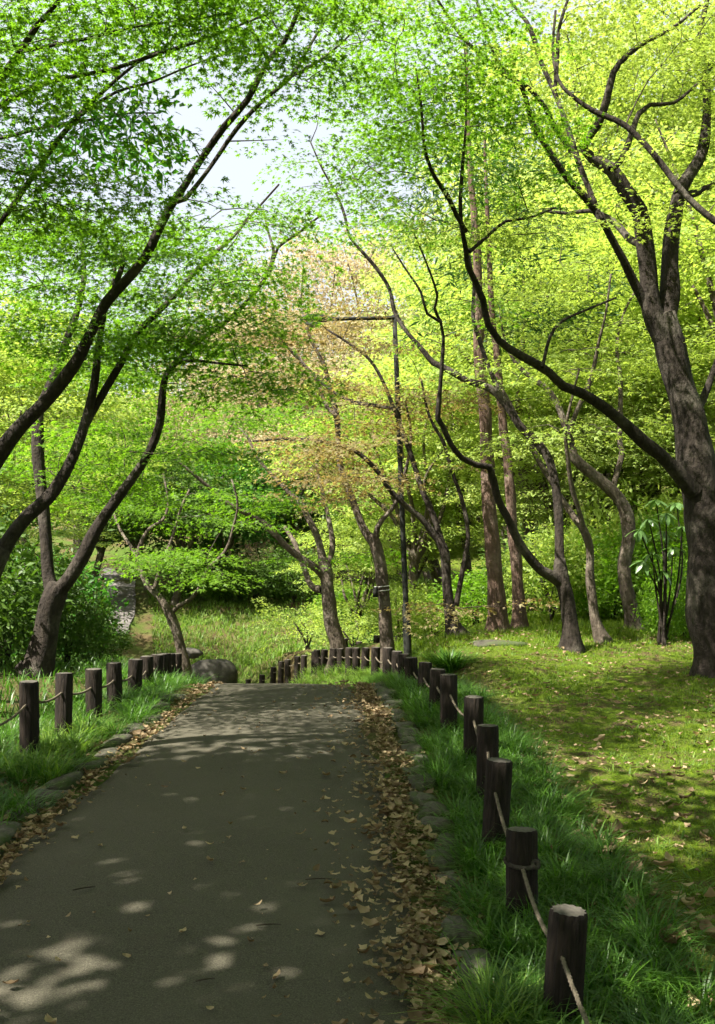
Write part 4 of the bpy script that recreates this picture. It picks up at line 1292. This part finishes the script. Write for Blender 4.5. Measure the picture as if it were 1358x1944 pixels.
# ---------------------------------------------------------------- boulders and kerb stones
def rock_mesh(name, mat, n=14, m=9, sx=1, sy=1, sz=1, rough=.16, sq=1.0, seed=0):
    a = np.arange(n) / n * 2 * np.pi
    v = []
    ph = rng.uniform(0, 6.28, 8)
    for k in range(1, m):
        t = np.pi * k / m
        for aa in a:
            d = np.array([math.sin(t) * math.cos(aa), math.sin(t) * math.sin(aa), math.cos(t)])
            d = np.sign(d) * np.abs(d) ** sq
            s = 1 + rough * (math.sin(3 * d[0] + ph[0]) * math.sin(2.5 * d[1] + ph[1]) + .6 * math.sin(5 * d[2] + 3 * d[0] + ph[2]) + .4 * math.sin(7 * d[1] + 4 * d[2] + ph[3]))
            v.append(d * s * [sx, sy, sz])
    v.append(np.array([0, 0, sz]))
    v.append(np.array([0, 0, -sz]))
    v = np.array(v)
    i = np.arange(m - 2)[:, None] * n
    j = np.arange(n)[None]
    jn = (j + 1) % n
    mb = MB()
    mb.add(v, np.stack([i + j, i + n + j, i + n + jn, i + jn], -1).reshape(-1, 4))
    T, B = len(v) - 2, len(v) - 1
    mb.addmore(np.stack([np.full(n, T), j[0], jn[0]], -1), 0)
    b = (m - 2) * n
    mb.addmore(np.stack([np.full(n, B), b + jn[0], b + j[0]], -1), 0)
    return mb.mesh(name, mat, smooth=True)


def boulder(label, px, py, d, w, h, dp, mat, rough=.13, yaw=0):
    p = P(px, py, d)
    me = rock_mesh('boulder', M[mat], 26, 16, w / 2, dp / 2, h / 2, rough, .85)
    o = link('boulder', me, None, p, (0, 0, yaw))
    tag(o, label, 'boulder', 'boulders beyond the crest')


boulder('large rounded grey boulder left of the path beyond the crest', 398, 1294, 21.5, 1.1, .86, .9, 'boulder', .12)
boulder('pale pinkish boulder behind the far low posts', 528, 1290, 26, .85, .72, .7, 'stone_pink')
boulder('flat pinkish stone between the grey boulder and pale boulder', 478, 1296, 26.5, .9, .35, .6, 'stone_pink')
boulder('small grey stone at the left foot of the large boulder', 368, 1305, 20.5, .32, .26, .3, 'boulder')
boulder('small rock at the foot of the small forked maple', 365, 1240, 20, .36, .2, .36, 'boulder')

STONES = [rock_mesh('stone', M['kerb'], 14, 8, .5, .5, .5, .12, .55) for _ in range(6)]


def kerb(label, name, ylist, xf, wd, proud, yawf):
    mb = MB()
    ys = np.linspace(ylist[0] - .3, ylist[-1] + .3, 60)
    rows = []
    for y in ys:
        xx = xf(y) + np.array([-.5, 0, .5]) * wd * 1.1
        rows.append(np.stack([xx, np.full(3, y), height(xx, np.full(3, y)) + .008], -1))
    mb.add(np.array(rows), grid_faces(3, len(ys)))
    root = mb.build(name, M['ground'], smooth=True)
    tag(root, label, 'kerb', kind='structure')
    for i, (y0, y1) in enumerate(zip(ylist[:-1], ylist[1:])):
        y = (y0 + y1) / 2
        L = (y1 - y0) * rng.uniform(.9, 1.0)
        w = wd * rng.uniform(.75, 1.2)
        hh = .16 * rng.uniform(.8, 1.15)
        x = xf(y) + rng.normal(0, .02)
        o = link('stone', STONES[i % 6], root, (x, y, float(height(x, y)) + proud - hh / 2 + rng.normal(0, .012)),
                 (rng.normal(0, .06), rng.normal(0, .06), yawf + rng.normal(0, .12)), (w, L, hh))


def steps(a, b, lo, hi):
    out = [a]
    while out[-1] < b:
        out.append(out[-1] + rng.uniform(lo, hi))
    return out


kerb('rough mossy stone edging along the left side of the path', 'kerb', steps(3.2, 9.6, .28, .5), lambda y: np.interp(y, [3, 6, 8, 10], [-1.98, -1.86, -1.70, -1.62]), .22, .05, -.05)
kerb('flat mossy stone edging in leaf litter along the right side', 'kerb', steps(2.2, 10, .2, .36), lambda y: np.interp(y, [2, 5, 7, 8.5, 10], [.43, .42, .40, .33, .22]), .16, .06, .05)

# stone slab lying in the lawn
o = link('stone_slab', rock_mesh('stone_slab', M['kerb'], 18, 8, .36, .22, .05, .08, .6), None, P(948, 1249, 12.6) * [1, 1, 0] + [0, 0, float(height(at_px(948, 12.6), 12.6)) - .028])
tag(o, 'flat grey stone slab set in the lawn beside the grass clump', 'stone')

# ---------------------------------------------------------------- grass
def blades(mb, pos, h, yaw, bend, w, segs=3, lean=0.15):
    n = len(pos)
    t = np.linspace(0, 1, segs + 1)
    dx = np.stack([np.cos(yaw), np.sin(yaw)], -1)
    px_ = np.stack([-np.sin(yaw), np.cos(yaw)], -1)
    horiz = (lean * t[None] + bend[:, None] * t[None] ** 2) * h[:, None]
    vert = (t[None] * (1 - 0.45 * np.clip(bend, 0, 1.3)[:, None] * t[None] ** 1.5)) * h[:, None]
    wid = w[:, None] * np.array([.8, 1, .75, .0] if segs == 3 else [1, .7, 0] if segs == 2 else [1, 0])[None]
    c = np.zeros((n, segs + 1, 3))
    c[..., :2] = pos[:, None, :2] + dx[:, None] * horiz[..., None]
    c[..., 2] = pos[:, None, 2] + vert
    off = np.zeros((n, segs + 1, 3))
    off[..., :2] = px_[:, None] * wid[..., None] * .5
    V = np.concatenate([c[:, :-1] - off[:, :-1], c[:, :-1] + off[:, :-1], c[:, -1:]], 1)
    k = 2 * segs + 1
    base = (np.arange(n) * k)[:, None]
    var = rng.uniform(0, 1, n)
    b0 = mb.n
    if segs > 1:
        q = np.concatenate([np.stack([base[:, 0] + s, base[:, 0] + segs + s, base[:, 0] + segs + s + 1, base[:, 0] + s + 1], -1) for s in range(segs - 1)])
        mb.add(V.reshape(-1, 3), q, np.tile(var, segs - 1))
        tr = np.stack([base[:, 0] + segs - 1, base[:, 0] + 2 * segs - 1, base[:, 0] + 2 * segs], -1) + b0
        mb.f3.append(tr)
        mb.a3.append(var)
    else:
        mb.add(V.reshape(-1, 3), np.stack([base[:, 0], base[:, 0] + 1, base[:, 0] + 2], -1), var)


def sedge(name, label, n_tuft, region, h0, h1, per=60, mat='grass_long', w=.006, spread=.06):
    mb = MB()
    xs, ys = region(n_tuft)
    for x, y in zip(xs, ys):
        z = float(height(x, y))
        k = int(per * rng.uniform(.6, 1.3))
        a = rng.uniform(0, 6.28, k)
        r = np.abs(rng.normal(0, spread, k))
        hh = rng.uniform(h0, h1) * rng.uniform(.6, 1.15, k)
        comb = rng.uniform(0, 6.28)
        pos = np.stack([x + r * np.cos(a), y + r * np.sin(a), np.full(k, z - .02)], -1)
        blades(mb, pos, hh, a + rng.normal(0, .5, k), rng.uniform(.35, 1.25, k), w * rng.uniform(.7, 1.3, k))
    o = mb.build(name, M[mat])
    tag(o, label, 'grass', kind='stuff')


def reg_right(n):
    y = 2.3 + (14.5 - 2.3) * rng.uniform(0, 1, n) ** 1.25
    xr = ip(XR, y)
    return xr + lerp(-.27, .48, rng.uniform(0, 1, n)) * np.interp(y, [2, 8, 12], [1.05, .85, .7]), y


def reg_left(n):
    y = 5.6 + (14 - 5.6) * rng.uniform(0, 1, n)
    return ip(XL, y) + rng.uniform(-.55, .34, n), y


def reg_bend(n):
    y = 13.5 + 7 * rng.uniform(0, 1, n)
    return ip(XR, y) + rng.uniform(-.3, .35, n), y


sedge('sedge', 'dark green arching sedge round the right fence posts', 720, reg_right, .15, .25, 62)
sedge('sedge', 'tufty green sedge round the left fence posts', 260, reg_left, .16, .27, 55, 'grass_long')
sedge('sedge', 'short sedge on the bank below the far fence bend', 170, reg_bend, .16, .24, 40, 'grass_bank', .009, .09)

# pale variegated tuft at the bottom edge
sedge('sedge_tuft', 'paler yellow green sedge tuft spilling at bottom centre', 14, lambda n: (rng.uniform(.38, .56, n), rng.uniform(3.25, 3.6, n)), .18, .27, 34, 'grass_bank', .006, .05)
# tall tuft on the left front
sedge('grass_tuft', 'sunlit wispy grass tufts between the first left posts', 46, lambda n: (rng.uniform(-2.25, -1.92, n), rng.uniform(6.6, 8.0, n)), .16, .3, 40, 'grass_bank', .005, .06)

# ornamental clump
mb = MB()
cx, cy = at_px(852, 11.2), 11.2
cz = float(height(cx, cy))
k = 420
a = rng.uniform(0, 6.28, k)
r = np.abs(rng.normal(0, .09, k))
blades(mb, np.stack([cx + r * np.cos(a), cy + r * np.sin(a), np.full(k, cz - .02)], -1), rng.uniform(.22, .40, k), a + rng.normal(0, .4, k), rng.uniform(.4, 1.25, k), rng.uniform(.010, .017, k))
root = empty('ornamental_grass', (cx, cy, cz))
mb.build('foliage', M['grass_long'], root, (cx, cy, cz))
mb = MB()
tube(mb, [(0, 0, -.05), (0, 0, .02), (.01, 0, .07)], [.08, .075, .03], 10, .1)
mb.build('crown_base', M['twig'], root)
tag(root, 'large strap leaved grass clump on lawn beside the lamp post', 'grass clump')

# short lawn grass
n = 150000
y = 2.6 + (17.5 - 2.6) * rng.uniform(0, 1, n) ** .85
x = ip(XR, y) + .4 + rng.uniform(0, 1, n) * (np.maximum(.42 * y, 2.2))
patch = np.sin(2.3 * x + .7 * y) * np.sin(1.9 * y - 1.1 * x) + .6 * np.sin(5.1 * x + 2 * y) * np.sin(4.3 * y)
keep = rng.uniform(-.9, .8, n) < patch + .05 + .6 * (y > 12)
x, y, patch = x[keep], y[keep], patch[keep]
n = len(x)
mb = MB()
hh = rng.uniform(.012, .034, n) * (1 + .5 * (patch > .3)) * np.interp(y, [3, 12, 13.2, 16], [1.0, 1.2, 2.6, 3.6])
blades(mb, np.stack([x, y, height(x, y) - .004], -1), hh, rng.uniform(0, 6.28, n), rng.uniform(.1, .9, n), np.interp(y, [3, 15], [.004, .009]) * rng.uniform(.7, 1.4, n), 1)
tag(mb.build('lawn_grass', M['grass_lawn']), 'short mossy lawn grass right of the fence', 'grass', kind='stuff')

# weeds / taller tufts dotted on the lawn
sedge('lawn_weeds', 'scattered small weed tufts on the mossy lawn', 520, lambda n: ((lambda yy: (ip(XR, yy) + .55 + rng.uniform(0, 1, n) * np.maximum(.4 * yy, 2), yy))(3.2 + 10 * rng.uniform(0, 1, n))),
      .03, .095, 11, 'grass_bank', .008, .035)

# bank grass
n = 26000
x = rng.uniform(-7.5, 3, n)
y = rng.uniform(24.5, 36, n)
mb = MB()
keep = ~((x < -5.2 - (y - 27) * .22) & (x > -7.2 - (y - 27) * .22))
x, y = x[keep], y[keep]
n = len(x)
blades(mb, np.stack([x, y, height(x, y) - .02], -1), rng.uniform(.10, .30, n), rng.uniform(0, 6.28, n), rng.uniform(.2, 1.1, n), rng.uniform(.015, .035, n), 2)
tag(mb.build('bank_grass', M['grass_bank']), 'sunlit rough grass on the far bank', 'grass', kind='stuff')

# undergrowth left of the left fence and around the far verge
n = 17000
y = 6 + 18 * rng.uniform(0, 1, n) ** 1.5
x = ip(XL, y) - .1 - rng.uniform(0, 1, n) ** .8 * 4
mb = MB()
blades(mb, np.stack([x, y, height(x, y) - .02], -1), rng.uniform(.06, .22, n), rng.uniform(0, 6.28, n), rng.uniform(.2, 1.1, n), rng.uniform(.008, .022, n), 2)
tag(mb.build('undergrowth', M['grass_long']), 'green undergrowth left of the left fence', 'grass', kind='stuff')

# ---------------------------------------------------------------- fallen leaves
def dry_leaf(L, W, curl, cup, lobes=False):
    v = []
    for i, t in enumerate(np.linspace(0, 1, 5)):
        w = W * [0.12, .8, 1.0, .62, .05][i]
        if lobes:
            w *= [1, .7, 1.25, .6, 1][i]
        z = curl * (t - .5) ** 2 * 4
        v += [[(t - .5) * L, -w * .5, z + cup], [(t - .5) * L, 0, z], [(t - .5) * L, w * .5, z + cup * rng.uniform(.3, 1.3)]]
    return np.array(v), grid_faces(3, 5)


DRY = [dry_leaf(.068, .045, .010, .010), dry_leaf(.060, .050, -.008, .014, True), dry_leaf(.075, .038, .016, .006), dry_leaf(.055, .05, .006, -.010, True), dry_leaf(.05, .03, .014, .012), dry_leaf(.085, .055, .012, .018)]
DRYM = []
for v, f in DRY:
    for q in (.15, .5, .85):
        mb = MB()
        mb.add(v, f, q)
        DRYM.append(mb.mesh('fallen_leaf', M['litter']))


def litter_xy(n, which):
    if which == 'right':
        y = 2.4 + 8.2 * rng.uniform(0, 1, n) ** 1.1
        c = np.interp(y, [2, 4, 5, 6.2, 7, 8, 10], [.27, .27, .26, .24, .26, .20, .06])
        wdt = np.interp(y, [2, 4.6, 5.2, 6, 7, 9, 11], [.17, .17, .20, .16, .13, .12, .10]) * (1 + .45 * np.sin(2.9 * y + 1) + .35 * np.sin(7.1 * y))
        x = c + wdt * np.clip(rng.normal(0, .62, n), -1.7, 1.25)
        x = np.where(rng.uniform(0, 1, n) < .13, x - np.abs(rng.normal(0, .22, n)), x)
    elif which == 'left':
        y = 3.5 + 7.5 * rng.uniform(0, 1, n)
        c = np.interp(y, [3, 6, 8, 10], [-1.74, -1.68, -1.56, -1.48])
        x = c + np.where(rng.uniform(0, 1, n) < .7, rng.normal(0, .06, n), -.35 + rng.normal(0, .16, n))
    elif which == 'lawnedge':
        y = 3.0 + 5.5 * rng.uniform(0, 1, n)
        x = np.interp(y, [3, 4.5, 6, 8], [1.42, 1.22, 1.16, 1.1]) + rng.normal(0, .13, n)
    elif which == 'lawn':
        y = 3.2 + 11 * rng.uniform(0, 1, n)
        x = ip(XR, y) + .55 + rng.uniform(0, 1, n) * np.maximum(.4 * y, 2.2)
    else:
        y = 2.6 + 7.5 * rng.uniform(0, 1, n) ** 1.2
        x = lerp(PL(y), PR(y), rng.uniform(.04, .98, n))
    return x, y


def surf(x, y):
    z = height(x, y)
    on = (x > PL(y) + .02) & (x < PR(y) - .02)
    return np.where(on, z + .036, z + .016)


mb = MB()
for which, n in (('right', 3000), ('rightbits', 2600), ('left', 1100), ('left', 700), ('lawnedge', 700), ('lawn', 2300), ('path', 130)):
    bits = which == 'rightbits' or (which == 'left' and n == 700)
    which = 'right' if which == 'rightbits' else which
    x, y = litter_xy(n, which)
    lift = rng.uniform(0, .028, n) if which in ('right', 'lawnedge') else rng.uniform(0, .012, n)
    if which == 'path':
        lift = lift * .3
    pos = np.stack([x, y, surf(x, y) + lift], -1)
    k = rng.integers(0, len(DRY), n)
    Rm = rotm(rng.uniform(0, 6.28, n), rng.normal(0, .22, n), rng.normal(0, .25, n))
    sc = rng.uniform(.3, .85, n) if which != 'path' else rng.uniform(.15, .5, n)
    if bits:
        sc = rng.uniform(.12, .34, n)
    for i in range(len(DRY)):
        s = k == i
        V, Fc = scatter(DRY[i][0], DRY[i][1], pos[s], Rm[s], sc[s])
        mb.add(V, Fc, np.repeat(rng.uniform(0, 1, s.sum()) ** .9, len(DRY[i][1])))
tag(mb.build('leaf_litter', M['litter']), 'drifts of small dry brown leaves along path edges and lawn', 'leaf litter', kind='stuff')

FL = [('right', 190, 'dry tan leaf lying in the litter drift along right path edge', 'fallen leaves in the right drift', 2.6, 6.2),
      ('left', 40, 'dry tan leaf lying along the left stone edging', 'fallen leaves by the left edging', 4.2, 8.0),
      ('lawnedge', 26, 'curled brown leaf heaped between sedge and mossy lawn', 'fallen leaves between sedge and lawn', 3.4, 5.5),
      ('path', 42, 'single dry leaf lying alone on the open asphalt', 'lone fallen leaves on the asphalt', 2.8, 8.5)]
for which, n, lab, grp, y0, y1 in FL:
    x, y = litter_xy(n * 6, which)
    ok = np.where((y > y0) & (y < y1))[0][:n]
    for q in ok:
        big = 1.55 if which == 'lawnedge' else 1.0
        s = big * rng.uniform(.65, 1.1) * (.75 if which == 'path' else 1)
        o = link('fallen_leaf', DRYM[rng.integers(0, len(DRYM))], None, (x[q], y[q], float(surf(x[q], y[q])) + (.03 if which in ('right', 'lawnedge') else .010) + .008 * (which == 'left')),
                 (rng.normal(0, .25) * (which != 'path'), rng.normal(0, .25) * (which != 'path'), rng.uniform(0, 6.28)), (s, s, s))
        lb = lab
        if which == 'right':
            lb = 'dry tan leaf in the right litter drift ' + ('beside the nearest post' if y[q] < 3.9 else 'beside the second nearest post' if y[q] < 4.8 else 'beside the third nearest post' if y[q] < 5.6 else 'beside the fourth nearest post')
        if which == 'path':
            lb = 'single dry leaf alone on open asphalt ' + ('at the bottom of the picture' if y[q] < 3.9 else 'in the shaded middle stretch' if y[q] < 6.2 else 'near the crest')
        tag(o, lb, 'leaf', grp)

# a few fallen twigs on the asphalt
for (px, py, L, yaw, lab) in [(605, 1682, .06, .05, 'thin dry twig on asphalt near the right litter'), (160, 1700, .05, .5, 'thin dry twig on asphalt beside left sun patch'),
                              (510, 1771, .05, .1, 'thin dry twig on asphalt at centre'), (390, 1878, .035, .3, 'thin dry twig on asphalt at bottom')]:
    d = 3500.0 / (py - 950)
    x = at_px(px, d)
    z = float(height(x, d)) + .042
    u = np.array([math.cos(yaw), math.sin(yaw), 0])
    mb = MB()
    c0 = np.array([x, d, z])
    tube(mb, [c0 - u * L, c0 - u * L * .3 + [0, 0, .003], c0 + u * L * .4 + [0, .006, .001], c0 + u * L], [.003, .0035, .003, .0015], 5)
    tag(mb.build('fallen_twig', M['twig']), lab, 'twig', 'fallen twigs on the asphalt')
